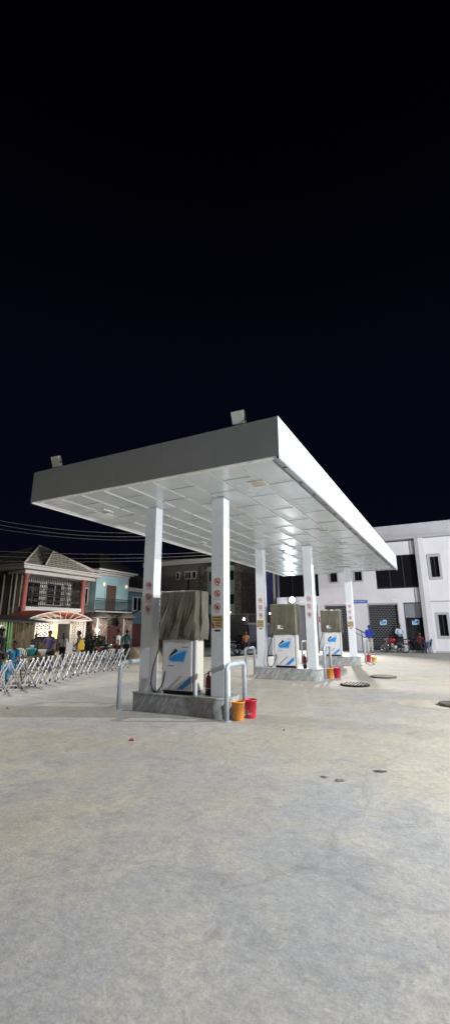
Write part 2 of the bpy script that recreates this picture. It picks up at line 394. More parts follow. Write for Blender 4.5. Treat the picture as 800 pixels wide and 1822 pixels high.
# columns and their safety signs
CW, CD, HI = .296, .27, .37
def safety_sign(parent, x, y, z, kind, caps, r=.072):
    mb = MB(); m = face_mat(x, y, z)
    mb.prism([(-.088, -.078 - .028 * len(caps) - .01), (.088, -.078 - .028 * len(caps) - .01), (.088, .085), (-.088, .085)], m, .002, 0)
    ring(mb, m, r * .80, r, .002, .002, mi=1)
    if kind == 0:   # cigarette and smoke
        mb.prism([(-.045, -.022), (.02, -.022), (.02, -.008), (-.045, -.008)], m @ Matrix.Translation((0, 0, .002)), .0015, 2)
        mb.prism([(.023, -.022), (.040, -.022), (.040, -.008), (.023, -.008)], m @ Matrix.Translation((0, 0, .002)), .0015, 1)
        for dx in (0, .014): mb.tube([m @ Vector((.012 + dx, .0, .003)), m @ Vector((.03 + dx * .5, .012, .003)), m @ Vector((.01 + dx, .024, .003)), m @ Vector((.028 + dx, .038, .003))], .003, 5, 2)
    elif kind == 1:  # handset
        for poly in ([(-.022, -.042), (.022, -.042), (.022, -.03), (-.022, -.03)], [(-.022, .038), (.022, .038), (.022, .044), (-.022, .044)], [(-.022, -.03), (-.015, -.03), (-.015, .038), (-.022, .038)], [(.015, -.03), (.022, -.03), (.022, .038), (.015, .038)]):
            mb.prism(poly, m @ Matrix.Translation((0, 0, .002)), .0015, 2)
        for i in range(3):
            for j in range(3): mb.prism([(-.011 + i * .009, -.022 + j * .009), (-.006 + i * .009, -.022 + j * .009), (-.006 + i * .009, -.017 + j * .009), (-.011 + i * .009, -.017 + j * .009)], m @ Matrix.Translation((0, 0, .002)), .0015, 2)
    else:            # flame
        mb.prism([(-.018, -.040), (.018, -.040), (.032, -.020), (.030, .002), (.018, .020), (.012, .008), (.004, .040), (-.012, .020), (-.016, .006), (-.026, .014), (-.032, -.008), (-.030, -.026)], m @ Matrix.Translation((0, 0, .002)), .0015, 2)
    s = r * .62; w = .007
    mb.prism([(-s - w, s - w), (-s + w, s + w), (s + w, -s + w), (s - w, -s - w)], m @ Matrix.Translation((0, 0, .0037)), .0012, 1)
    for i, t in enumerate(caps): add_text(mb, t, .026, m @ Matrix.Translation((0, -.09 - .028 * i, .0035)), 2)
    return mb.build('safety_sign', ['sign_white', 'sign_red', 'ink'], parent)
def notice(parent, x, y, z):
    mb = MB(); m = face_mat(x, y, z)
    mb.prism([(-.125, -.125), (.125, -.125), (.125, .125), (-.125, .125)], m, .002, 0)
    for j, (w, xo) in enumerate(((.2, 0), (.21, 0), (.14, .03), (.13, .03))):
        k = -w / 2
        while k < w / 2 - .02:
            l = random.uniform(.02, .05); mb.prism([(xo + k, .075 - j * .055), (xo + min(k + l, w / 2), .075 - j * .055), (xo + min(k + l, w / 2), .102 - j * .055), (xo + k, .102 - j * .055)], m @ Matrix.Translation((0, 0, .002)), .001, 1); k += l + .012
    mb.prism([(-.12, -.12), (-.07, -.12), (-.07, -.03), (-.12, -.03)], m @ Matrix.Translation((0, 0, .002)), .001, 2)
    mb.build('notice_sign', ['notice', 'brown', 'sign_red'], parent)
    mb = MB(); mb.prism([(-.06, -.19), (.07, -.19), (.07, -.155), (-.06, -.155)], m, .002, 0); mb.build('sticker', ['ink'], parent)
for r in range(3):
    for side in (0, 1):
        x0 = (-3.995, -2.21)[side]; y0 = 1.685 + r * 6.495
        c = MB(); c.box(x0, y0, HI, x0 + CW, y0 + CD, ZB + .02)
        col = c.build('column', 'colclad', can, bevel=.006)
        for zz in (1.55, 2.95):
            c = MB(); c.box(x0 - .0015, y0 - .0015, zz, x0 + CW + .0015, y0 + CD + .0015, zz + .005); c.build('joint_strip', 'cab', col)
        cx = x0 + .148
        for k, (z, caps) in enumerate(((2.62, ['NO SMOKING']), (2.37, ['NO USE OF', 'CELL PHONES']), (2.10, ['NO NAKED', 'FLAME']))):
            safety_sign(col, cx + (.0 if side else .02), y0 - .001, z, k, caps)
        if not (side == 0 and r == 0) and not (side == 1 and r == 1): notice(col, cx, y0 - .001, 1.80)

# floodlights on the parapet (off): each stands on the canopy, so a thing of its own
for i, (x, lab) in enumerate(((-5.35, 'square floodlight on the far left corner of the canopy top'), (-.78, 'square floodlight on the canopy top near its front right corner'))):
    t = thing('floodlight', lab, 'floodlight', (x, .06, ZT), 0, 'floodlights on the canopy top'); t.scale = (.88, .88, .88)
    R = Matrix.Translation((0, 0, .21)) @ Euler((math.radians(22), 0, math.radians(4))).to_matrix().to_4x4()
    c = MB(); c.obox(R @ Matrix.Translation((.012, .03, 0)), .27, .05, .27)
    for k in range(6): c.obox(R @ Matrix.Translation((-.1 + k * .042, .07, 0)), .008, .035, .22)
    c.build('housing', 'steel_dark', t, bevel=.005)
    c = MB(); c.obox(R @ Matrix.Translation((.0, -.002, 0)), .258, .012, .258); c.build('lens', 'plateface', t)
    c = MB(); c.tube([(.155, .03, .21), (.155, .04, .03), (-.13, .04, .03), (-.13, .03, .21)], .009, 6); c.tube([(.02, .04, -.002), (.02, .04, .03)], .014, 6); c.build('bracket', 'steel_dark', t)

# ------------------------------------------------------------------ pump islands and what stands on them
def rounded(x0, y0, x1, y1, rl, rr, n=8):
    p = []
    for (cx, cy, r, a0) in ((x1 - rr, y1 - rr, rr, 0), (x0 + rl, y1 - rl, rl, 90), (x0 + rl, y0 + rl, rl, 180), (x1 - rr, y0 + rr, rr, 270)):
        for k in range(n + 1): a = math.radians(a0 + 90 * k / n); p.append((cx + r * math.cos(a), cy + r * math.sin(a)))
    return p
def island(z=0):
    t = thing('pump_island', '', 'pump island', (0, 0, 0), 0, 'raised pump islands under the canopy')
    P = rounded(-4.05, 1.55, -1.80, 2.28, .05, .26)
    c = MB(); c.prism(P, Matrix.Translation((0, 0, .0)), HI - .03); c.build('kerb_wall', 'marble', t)
    P2 = rounded(-4.065, 1.535, -1.785, 2.295, .06, .27)
    c = MB(); c.prism(P2, Matrix.Translation((0, 0, HI - .0298)), .0295); c.build('top_slab', 'marble', t, bevel=.004)
    return t
isl = island(); isl['label'] = 'nearest grey marble pump island with rounded right end'
for k, lab in ((1, 'middle grey marble pump island, second from the camera'), (2, 'farthest grey marble pump island, nearest the white building')):
    dup(isl, lab, (0, 6.495 * k, 0))

def hull(mb, m, s, mi_b, mi_d, mi_l):
    def cv(P): return [((x - 345) * .00150 * s, (380 - y) * .00150 * s) for x, y in P][::-1]
    mb.prism(cv([(190, 415), (230, 370), (300, 335), (400, 295), (500, 285), (508, 300), (480, 380), (455, 470), (440, 475), (400, 462), (250, 468), (205, 450)]), m, .002, mi_l)
    mb.prism(cv([(205, 425), (250, 392), (320, 358), (400, 332), (488, 312), (472, 360), (440, 452), (400, 446), (250, 454)]), m, .004, mi_b)
    mb.prism(cv([(205, 412), (222, 370), (246, 340), (282, 312), (300, 286), (318, 286), (322, 300), (345, 306), (335, 326), (285, 352), (240, 384)]), m, .0055, mi_d)
def dispenser():
    t = thing('fuel_pump', '', 'fuel pump', (0, 0, 0), 0, 'white fuel pumps on the islands')
    x0, x1, y0, y1 = -3.33, -2.62, 1.63, 2.08
    c = MB(); c.box(x0 + .03, y0 + .03, HI, x1 - .03, y1 - .03, HI + .07); c.build('plinth', 'black', t)
    c = MB(); c.box(x0, y0, HI + .071, x1, y1, 1.50); c.build('cabinet', 'cab', t, bevel=.012)
    c = MB(); c.box(x1 + .001, y0 + .06, HI + .071, x1 + .035, y0 + .10, 1.5); c.box(x1 + .001, y0 + .16, HI + .071, x1 + .022, y1 - .02, 1.48); c.build('side_panel', 'cream_lens', t, bevel=.004)
    c = MB(); c.box(x0 - .04, y0 + .02, HI, x0 - .003, y0 + .09, 1.5); c.build('frame_post', 'cab', t, bevel=.006)
    c = MB(); c.box(x1 + .037, y0 + .01, HI, x1 + .085, y0 + .09, 1.5); c.build('frame_post', 'cab', t, bevel=.006)
    c = MB(); c.box(x0 + .02, y0 - .008, .47, x1 - .02, y0 - .001, 1.46); c.build('front_panel', 'cab', t, bevel=.003)
    c = MB(); m = face_mat((x0 + x1) / 2 + .01, y0 - .009, 1.12)
    hull(c, m, 1.0, 0, 1, 2)
    for k in range(2): c.prism([(.09, .17), (.26, .17), (.26, .182), (.09, .182)] if k == 0 else [(-.25, -.20), (-.08, -.20), (-.08, -.19), (-.25, -.19)], m, .002, 1)
    c.prism([(-.005, .245), (.005, .245), (.007, .262), (-.007, .262)], m, .003, 1)
    c.build('emblem', ['logo_blue', 'ink', 'logo_light'], t)
    c = MB(); m = face_mat(x0, y0 - .009, .47); c.prism([(.36, .0), (.50, .0), (.69, .14), (.69, .26)], m, .002, 0); c.prism([(.12, .0), (.19, .0), (.5, .26), (.42, .26)], m, .0015, 1); c.build('stripe', ['logo_blue', 'grey_trim'], t)
    c = MB(); pts = []
    P = [(-3.36, 1.60, 1.46), (-3.44, 1.585, 1.2), (-3.55, 1.575, .85), (-3.58, 1.57, .55), (-3.50, 1.57, .405), (-3.40, 1.575, .42), (-3.30, 1.59, .58), (-3.26, 1.60, .80)]
    V = [Vector(p) for p in P]
    for i in range(len(V) - 1):
        a = V[max(i - 1, 0)]; b = V[i]; d = V[i + 1]; e = V[min(i + 2, len(V) - 1)]
        for s_ in range(6):
            u = s_ / 6; pts.append(.5 * ((2 * b) + (d - a) * u + (2 * a - 5 * b + 4 * d - e) * u * u + (3 * b - a - 3 * d + e) * u ** 3))
    pts.append(V[-1]); c.tube(pts, .014, 8); c.build('hose', 'black', t)
    return t
fp = dispenser(); fp['label'] = 'nearest white fuel pump with blue ship emblem and looping black hose'
p2 = dup(fp, 'middle white fuel pump with blue ship emblem, second from the camera', (0, 6.495, 0))
p3 = dup(fp, 'farthest white fuel pump, in front of the left roller shutter', (0, 12.99, 0))

def cover(seed, amp, tilt):
    random.seed(seed); c = MB(); x0, x1, y0, y1 = -3.44, -2.52, 1.585, 2.14; nu, nv = 160, 34
    P = rounded(x0, y0, x1, y1, .05, .05, 6)
    per = [0]
    for i in range(len(P)): a = P[i]; b = P[(i + 1) % len(P)]; per.append(per[-1] + math.dist(a, b))
    tot = per[-1]; ph = [random.uniform(0, 6) for _ in range(6)]
    cx, cy = (x0 + x1) / 2, (y0 + y1) / 2
    def at(s):
        for i in range(len(P)):
            if per[i + 1] >= s: f = (s - per[i]) / max(per[i + 1] - per[i], 1e-9); a = P[i]; b = P[(i + 1) % len(P)]; return a[0] + (b[0] - a[0]) * f, a[1] + (b[1] - a[1]) * f
        return P[0]
    vs = []
    for j in range(nv + 1):
        v = j / nv
        for i in range(nu):
            s = tot * i / nu; x, y = at(s); w = s * 2 * PI / tot
            fold = math.sin(9 * w + ph[0] + tilt * v) * .55 + math.sin(17 * w + ph[1] + tilt * 1.7 * v) * .35 + math.sin(5 * w + ph[2] - tilt * .6 * v) * .5 + .25 * math.sin(31 * w + ph[3] + 2 * tilt * v)
            fold = abs(fold) ** .75 * (1 if fold > 0 else -1)
            d = amp * fold * min(1, v * 1.6 + .12) * (1.0 if v < .93 else .6)
            k = 1 + .02 * v ** 2 - (.02 * math.exp(-((v - 1) / .04) ** 2))
            dx, dy = x - cx, y - cy; l = math.hypot(dx, dy)
            z = 2.44 - v * 1.0 + (.006 * math.sin(4 * w + ph[4]) + .005 * math.sin(9 * w + ph[5])) * v + (.006 * math.sin(7 * w) if v == 0 else 0)
            nxv, nyv = (0, math.copysign(1, dy)) if abs(dy) / (y1 - y0) > abs(dx) / (x1 - x0) else (math.copysign(1, dx), 0)
            vs.append((cx + dx * k + nxv * d, cy + dy * k + nyv * d, z))
    fs = [(j * nu + i, (j + 1) * nu + i, (j + 1) * nu + (i + 1) % nu, j * nu + (i + 1) % nu) for j in range(nv) for i in range(nu)]
    base = len(vs)
    for rr_, zz in ((.93, 2.452), (.6, 2.462), (.25, 2.457)):
        for i in range(nu): x, y = at(tot * i / nu); vs.append((cx + (x - cx) * rr_, cy + (y - cy) * rr_, zz + .006 * math.sin(i * .3 + rr_ * 9)))
    rings = [0, base, base + nu, base + 2 * nu]
    for a, b in zip(rings, rings[1:]): fs += [(a + i, a + (i + 1) % nu, b + (i + 1) % nu, b + i) for i in range(nu)]
    fs.append(tuple(rings[-1] + i for i in range(nu)))
    c.add(vs, fs, 0, True); return c
for k, (lab, amp, tilt) in enumerate((('nearest pump cover of olive cloth with deep diagonal folds', .017, 7.5), ('olive cloth cover over the middle fuel pump', .014, 2.6), ('olive cloth cover over the farthest fuel pump', .015, 4.2))):
    o = cover(11 + k * 5, amp, tilt).build('pump_cover', 'tarp'); o.location = (0, 6.495 * k, 0)
    so = o.modifiers.new('s', 'SOLIDIFY'); so.thickness = .006
    tag(o, lab, 'dust cover', 'olive covers over the fuel pumps')
    c = MB(); m = face_mat(-3.05, 1.575 - .028, 1.66 + (.0 if k == 0 else .02))
    if k == 0:
        for poly in ([(-.10, -.09), (-.09, -.09), (-.09, .10), (-.10, .10)], [(.11, -.09), (.12, -.09), (.12, .10), (.11, .10)], [(-.10, .10), (.12, .10), (.12, .108), (-.10, .108)], [(-.06, -.08), (-.03, -.08), (.08, .07), (.05, .07)], [(.0, -.06), (.10, -.06), (.10, -.045), (.0, -.045)]): c.prism(poly, m, .002)
        c.build('printed_mark', 'aptmark', o)
    else:
        c.prism([(-.12, -.06), (.10, -.06), (.10, -.03), (-.12, -.03)], m, .003, 0); c.prism([(-.11, -.02), (-.01, -.02), (-.01, .07), (-.11, .07)], m, .003, 0); c.prism([(.0, -.02), (.09, -.02), (.09, .07), (.0, .07)], m, .003, 1)
        c.build('clear_pocket', ['plateface', 'slate'], o)

def extinguisher(lab, loc):
    t = thing('fire_extinguisher', lab, 'fire extinguisher', loc, 0, 'fire extinguishers on the pump islands')
    c = MB(); c.lathe([(0, 0), (.058, 0), (.062, .01), (.062, .30), (.055, .345), (.03, .375), (.018, .385), (.018, .40), (0, .40)], n=20); c.build('body', 'ext_red', t)
    c = MB(); c.lathe([(.0622, .0), (.064, .002), (.064, .09), (.0622, .092)], n=20); c.build('base_band', 'black', t)
    c = MB(); c.lathe([(.0625, .13), (.0635, .132), (.0635, .136), (.0625, .138)], n=20); c.build('label_band', 'plateface', t)
    c = MB(); c.box(-.015, -.015, .40, .015, .015, .435); c.tube([(-.01, 0, .43), (.05, -.01, .455), (.085, -.015, .45)], .007, 6); c.tube([(-.01, 0, .44), (.05, -.01, .485), (.08, -.015, .495)], .006, 6); c.build('valve_handle', 'black', t)
    c = MB(); c.tube([(0, -.015, .42), (-.05, -.04, .40), (-.075, -.04, .3), (-.072, -.035, .15)], .009, 6); c.build('hose', 'black', t)
extinguisher('dark red fire extinguisher between the nearest fuel pump and right column', (-2.345, 1.83, HI))
extinguisher('red fire extinguisher beside the middle fuel pump', (-2.36, 8.35, HI))

# bollard rails: inverted U of bent pipe standing along the island end
def rail_pts(h, y0, y1, r=.12):
    p = [(0, y0, 0)]
    for k in range(7): a = PI - k * PI / 12; p.append((0, y0 + r + r * math.cos(a), h - r + r * math.sin(a)))
    for k in range(7): a = PI / 2 - k * PI / 12; p.append((0, y1 - r + r * math.cos(a), h - r + r * math.sin(a)))
    return p + [(0, y1, 0)]
def rail(lab, x, y, h=1.0, w=.80, lean=0):
    c = MB(); c.tube(rail_pts(h, 0, w), .047, 14); c.lathe([(.0471, .0), (.09, .0), (.09, .008), (.0471, .008)], 0, 0, 16); c.lathe([(.0471, .0), (.09, .0), (.09, .008), (.0471, .008)], 0, w, 16)
    o = c.build('guard_rail', 'pipe'); o.location = (x, y, 0); o.rotation_euler = (0, lean, 0)
    tag(o, lab, 'guard rail', 'bent pipe guard rails at the island ends')
rail('nearest grey pipe guard rail, in front of the orange and red buckets', -1.74, 1.45, .99)
rail('grey pipe guard rail at the left end of the nearest island', -4.36, 1.50, .95)
rail('grey pipe guard rail at the right end of the middle island', -1.80, 8.75, 1.05)
rail('grey pipe guard rail at the left end of the middle island', -4.52, 8.35, .95)
rail('grey pipe guard rail at the right end of the farthest island', -1.80, 16.2, 1.08, .9)
rail('grey pipe guard rail at the left end of the farthest island', -4.52, 14.9, .98)

def bucket(lab, x, y, mat, text=None, h=.33, r=.125, s=1):
    t = thing('bucket', lab, 'bucket', (x, y, 0), 0, 'sand and fire buckets by the guard rails'); t.scale = (s, s, s)
    c = MB(); c.lathe([(0, .004), (r * .78, .0), (r * .80, .006), (r, h - .02), (r * 1.06, h - .02), (r * 1.08, h), (r * .99, h), (r * .97, h - .02), (r * .76, .03), (0, .03)], n=28)
    c.build('body', mat, t)
    c = MB(); c.tube([(r * 1.06 * math.cos(a), -abs(r * .35 * math.sin(a)) - .0, h - .05 - .09 * math.sin(a)) for a in [PI * k / 12 for k in range(13)]], .0035, 5); c.build('handle', 'galv', t)
    if text:
        c = MB()
        for i, w_ in enumerate(text):
            vs, fs = text_mesh(w_, .062); zc = .135 - i * .05; rr = r * (.80 + .2 * zc / h) + .0015
            a0 = -PI / 2 - .37
            c.add([(rr * math.cos(a0 + v.x / rr), rr * math.sin(a0 + v.x / rr), zc + v.y) for v in vs], fs)
        c.build('lettering', 'sign_white', t)
    return t
bucket('orange bucket beside the nearest guard rail', -1.60, 1.66, 'orange')
bucket('red fire bucket with white lettering behind the nearest guard rail', -1.49, 1.98, 'red', ['FIRE', 'BUCKET'])
bucket('orange bucket beside the guard rail of the middle island', -1.73, 9.05, 'orange', r=.13)
bucket('red bucket beside the orange one at the middle island', -1.56, 9.40, 'red', r=.13)
bucket('red bucket at the foot of the farthest guard rail', -1.80, 16.95, 'red', r=.13)
bucket('small yellow bucket beside the farthest red bucket', -1.56, 17.1, 'yellow', h=.22, r=.12)

# tank covers
def manhole(lab, x, y, r, grid):
    c = MB(); c.lathe([(0, .0), (r, .0), (r, .045), (r - .02, .055), (r - .04, .055)] + ([(r - .04, .03), (0, .03)] if grid else [(r - .05, .05), (0, .05)]), n=48)
    if grid:
        k = -r + .09
        while k < r - .04:
            h = math.sqrt((r - .04) ** 2 - k * k); c.box(k - .022, -h, .032, k + .022, h, .056, 1); k += .098
        for k in (-.22, 0, .22):
            h = math.sqrt((r - .04) ** 2 - k * k); c.box(-h, k - .01, .031, h, k + .01, .052)
    o = c.build('tank_cover', ['shade_black' if grid else 'rust', 'grate']); o.location = (x, y, .002); tag(o, lab, 'tank cover', 'round iron tank covers in the forecourt')  # ribbed cover: shade under the slats put into the near-black colour
manhole('round ribbed iron tank cover on a pale concrete patch', -.62, 7.6, .42, True)
manhole('solid round tank cover farthest from the camera', -.17, 10.2, .42, False)
manhole('round tank cover at the right edge of the forecourt', 2.05, 5.15, .36, False)

# litter
def scrap(name, lab, cat, x, y, mat, size, seed, h=.015, asp=1.0, rot=0):
    random.seed(seed); c = MB(); n = 14; P = []
    for k in range(n): a = 2 * PI * k / n; rr = size * random.uniform(.55, 1.1); P.append((rr * math.cos(a), rr * math.sin(a) * asp))
    vs = [(px, py, .002) for px, py in P] + [(px * .6, py * .6, h * random.uniform(.5, 1.2)) for px, py in P] + [(0, 0, h * .4)]
    fs = [(i, (i + 1) % n, n + (i + 1) % n, n + i) for i in range(n)] + [(n + i, n + (i + 1) % n, 2 * n) for i in range(n)] + [tuple(range(n))[::-1]]
    c.add(vs, fs); o = c.build(name, mat); o.location = (x, y, 0.001); o.rotation_euler = (0, 0, rot); tag(o, lab, cat)
scrap('litter', 'small crumpled red wrapper on the concrete left of centre', 'litter', -2.42, -.44, 'sign_red', .055, 3, .03, .5, .3)
scrap('leaf_scrap', 'flat brown scrap on the concrete, larger of the two side by side', 'litter', .86, -.80, 'leaf', .07, 5, .01, .8, .3)
scrap('leaf_scrap', 'flat brown scrap on the concrete, smaller of the two side by side', 'litter', .67, -.76, 'leaf', .05, 6, .01, .7)
scrap('wet_patch', 'dark flat wet patch on the concrete at the lower right', 'wet patch', 1.22, -.26, 'stain', .10, 8, .01, .55, .5)  # a wet patch, shaped as a thin flat scrap
scrap('twig', 'thin dark stick on the concrete at the left edge', 'stick', -6.59, .52, 'stain', .10, 9, .015, .15, -.3)
scrap('pebble', 'tiny brown pebble on the concrete in the middle distance', 'pebble', -.55, 1.25, 'leaf', .025, 10, .02, 1)

# ------------------------------------------------------------------ station building
YB = 26.8
B = thing('station_building', 'white two-storey station building with roller shutters and black glazing', 'building', (0, 0, 0))
def bx(mb, x0, z0, x1, z1, y0=YB, y1=YB + .3, mi=0): mb.box(x0, y0, z0, x1, y1, z1, mi)
w = MB()
# centre wall, split round its openings
bx(w, -6.76, 5.95, -2.50, 7.62); bx(w, -6.76, 3.95, -5.93, 5.95); bx(w, -5.22, 3.95, -4.11, 5.95); bx(w, -3.40, 3.95, -2.50, 5.95)
bx(w, -5.93, 3.95, -5.22, 4.87); bx(w, -4.11, 3.95, -3.40, 4.87)
bx(w, -2.50, 6.66, .32, 7.62); bx(w, -2.50, 3.95, .32, 4.30); bx(w, -10.2, 6.66, -6.76, 7.62)
bx(w, -10.2, 3.30, .32, 3.95); bx(w, -6.95, 0, -6.44, 3.30); bx(w, -4.52, 0, -3.29, 3.30); bx(w, -1.21, 0, -.85, 3.30)
w.box(-10.2, YB + .3, 0, -10.0, 36, 7.6); w.box(-10.2, YB + 9, 0, 14, YB + 9.2, 8.8)
w.build('wall', 'white', B)
w = MB(); bx(w, .90, 6.55, 14, 7.72, YB - .12, YB + .2); bx(w, .90, 4.78, 1.0, 6.55, YB - .12, YB + .2); bx(w, 1.80, 4.78, 4.3, 6.55, YB - .12, YB + .2); bx(w, 5.0, 4.78, 14, 6.55, YB - .12, YB + .2)
bx(w, .90, 3.36, 14, 4.78, YB - .12, YB + .2); bx(w, .90, 2.56, 14, 3.28, YB - .12, YB + .2); bx(w, .90, .92, 1.12, 2.56, YB - .12, YB + .2); bx(w, 1.88, .92, 4.3, 2.56, YB - .12, YB + .2); bx(w, 5.0, .92, 14, 2.56, YB - .12, YB + .2); bx(w, .90, 0, 14, .92, YB - .12, YB + .2)
w.build('wing_wall', 'white', B)
w = MB(); bx(w, .90, 3.281, 14, 3.359, YB - .16, YB + .2); w.build('band_course', 'grey_trim', B)
w = MB(); bx(w, -10.2, 7.94, 14, 8.80, YB + .05, YB + .25); bx(w, -10.25, 8.801, 14, 8.87, YB + .0, YB + .3); w.build('parapet', 'parapet', B)
w = MB(); bx(w, -10.3, 7.72, 14, 7.94, YB - .45, YB + .3); w.build('roof_ledge', 'grey_trim', B, bevel=.02)
w = MB(); w.box(-10.2, YB + .31, 7.6, 14, YB + 8.9, 7.72); w.build('roof', 'grey_trim', B)
w = MB(); w.box(.33, YB - .40, 0, .56, YB + .31, 7.715); w.build('pillar', 'grey_trim', B, bevel=.02)  # left part of the pillar, its shaded side put in as grey
w = MB(); w.box(.562, YB - .42, 0, .895, YB + .31, 7.715); w.build('pillar', 'white', B, bevel=.02)
for z0, z1 in ((6.66, 7.62), (3.31, 4.28)): w = MB(); w.box(.02, YB - .12, z0, .325, YB - .002, z1); w.build('return_panel', 'grey_trim', B)
# black glazing
def glazing(x0, z0, x1, z1, mull, rail_z=None):
    w = MB(); w.box(x0, YB + .16, z0, x1, YB + .19, z1); gl = w.build('glazing', 'glass', B)
    w = MB()
    for m_ in mull: w.box(m_ - .025, YB + .13, z0, m_ + .025, YB + .159, z1)
    if rail_z: w.box(x0, YB + .13, rail_z - .02, x1, YB + .159, rail_z + .02)
    w.build('mullion', 'steel_dark', gl)
glazing(-2.50, 4.30, .33, 6.66, [-1.55, -.62])
glazing(-10.0, 3.95, -6.76, 6.66, [-8.9, -7.8])
def window(x0, z0, x1, z1, yo, fr=.16):
    w = MB(); yy = YB + yo
    for (a0, b0, a1, b1) in ((x0 - fr, z0 - fr, x1 + fr, z0), (x0 - fr, z1, x1 + fr, z1 + fr), (x0 - fr, z0, x0, z1), (x1, z0, x1 + fr, z1)): w.box(a0, yy - .06, b0, a1, yy + .24, b1)
    fo = w.build('window', 'grey_trim', B, bevel=.01)
    w = MB(); w.box(x0, yy + .17, z0, x1, yy + .19, z1); w.build('pane', 'glass', fo)
    w = MB(); t_ = .035
    for (a0, b0, a1, b1) in ((x0, z0, x1, z0 + t_), (x0, z1 - t_, x1, z1), (x0, z0 + t_, x0 + t_, z1 - t_), (x1 - t_, z0 + t_, x1, z1 - t_), ((x0 + x1) / 2 - .015, z0 + t_, (x0 + x1) / 2 + .015, z1 - t_)): w.box(a0, yy + .13, b0, a1, yy + .165, b1)
    w.build('frame', 'steel_dark', fo)
window(1.19, 4.95, 1.72, 6.36, -.12); window(1.26, 1.06, 1.78, 2.44, -.12)
window(4.41, 4.95, 4.89, 6.36, -.12); window(4.41, 1.06, 4.89, 2.44, -.12)
window(-5.84, 4.97, -5.31, 5.85, 0, .09); window(-4.02, 4.97, -3.49, 5.85, 0, .09)
# expanding-grille shutters over dark shop fronts
def shutter(x0, x1, z1):
    w = MB(); w.box(x0, YB + .75, .0, x1, YB + .80, z1); s_ = w.build('shutter', 'dark_in', B)
    w = MB(); cw, chh = .21, .125; nz = int(z1 / chh); nxx = int((x1 - x0) / cw)
    for j in range(nz):
        z = .08 + j * chh; pts = []
        for i in range(nxx * 2 + 1):
            x = x0 + i * cw / 2; pts.append((min(x, x1), YB + .12, z + (chh * .5 if (i + j) % 2 else 0)))
        w.tube(pts, .02, 4, smooth=False)
    w.build('grille', 'galv', s_)
    w = MB(); w.box(x0 - .0, YB + .05, z1 - .10, x1, YB + .2, z1 - .002); w.box(x0 + .001, YB + .06, 0, x0 + .06, YB + .18, z1 - .101); w.box(x1 - .06, YB + .06, 0, x1 - .001, YB + .18, z1 - .101); w.build('guide_rail', 'grey_trim', s_)
shutter(-6.44, -4.52, 3.29); shutter(-3.29, -1.21, 3.29)
# dark entrance
w = MB(); w.box(-.85, YB + 1.2, 0, .33, YB + 1.25, 3.29); w.box(-.85, YB + .31, 0, -.80, YB + 1.19, 3.29); w.box(-.85, YB + .31, 3.291, .33, YB + 1.19, 3.33)
dr = w.build('doorway', 'dark_in', B)
w = MB(); w.box(-.80, YB + .24, 2.28, .32, YB + .28, 3.26); w.build('transom_panel', 'slate', dr)
w = MB(); 
for x in (-.80, -.42, .02, .29): w.box(x, YB + .23, 0, x + .035, YB + .27, 2.27)
w.box(-.76, YB + .23, .02, .28, YB + .27, .07); w.build('door_frame', 'steel_dark', dr)
w = MB(); w.box(-.76, YB + .285, .08, .28, YB + .295, 2.26); w.build('door_glass', 'glass', dr)
w = MB(); w.box(-10.0, YB + .45, 0, -6.95, YB + .5, 3.29); w.build('shop_front', 'slate', B)
w = MB()
for k in range(5): w.box(-9.9 + k * .6, YB + .41, 0, -9.86 + k * .6, YB + .449, 3.28)
w.build('shop_mullion', 'steel_dark', B)
w = MB(); w.box(-3.3, YB - .16, 0, .32, YB - .005, .13); w.build('doorstep', 'grey_trim', B)
w = MB(); w.box(.91, YB - .20, 0, 14, YB - .125, .10); w.build('plinth', 'grey_trim', B)
# lamps above the shutters, unlit oval bulkheads
for x, z in ((-5.6, 3.50), (-1.45, 3.52), (-8.1, 3.52)):
    w = MB(); m = face_mat(x, YB - .001, z); w.prism([(.19 * math.cos(t), .06 * math.sin(t)) for t in [2 * PI * k / 20 for k in range(20)]], m, .07); w.build('bulkhead_lamp', 'cream_lens', B, bevel=.015)
# blue shop sign and the little plaques
t = thing('shop_sign', 'long blue shop sign with white letters above the wall between the shutters', 'sign', (-3.86, YB - .03, 3.445))
w = MB(); w.box(-.62, -.03, -.115, .62, .028, .115); w.build('board', 'sign_blue', t, bevel=.006)
w = MB(); add_text(w, 'SUPER MARKET', .165, face_mat(0, -.032, 0), 0); w.build('lettering', 'sign_white', t)
t = thing('red_plaque', 'small red square notice on the wall pier left of the shutters', 'notice', (-6.72, YB - .005, 2.2))
w = MB(); w.box(-.16, -.02, -.2, .16, .003, .2); w.build('board', 'sign_red', t)
w = MB()
for k in range(4): w.box(-.11, -.024, -.12 + k * .075, .11 - .03 * (k % 2), -.0205, -.09 + k * .075)
w.build('text_rows', 'sign_white', t)
for x, y, lab in ((-2.28, YB + .04, 'blue ship emblem hung on the right roller shutter'), (-.18, YB + .20, 'blue ship emblem on the dark entrance door')):
    t = thing('emblem_sign', lab, 'emblem', (x, y, 1.98), 0, 'blue ship emblems on the shop front')
    w = MB(); w.prism([(-.24, -.16), (-.18, -.20), (.2, -.17), (.22, .02), (.24, .15), (.02, .18), (-.06, .12), (-.24, .06)], face_mat(0, 0, 0), .006, 0); w.build('backing', 'logo_light', t)
    w = MB(); hull(w, face_mat(0, -.007, 0), .95, 0, 1, 2); w.build('ship', ['logo_blue', 'ink', 'sign_white'], t)
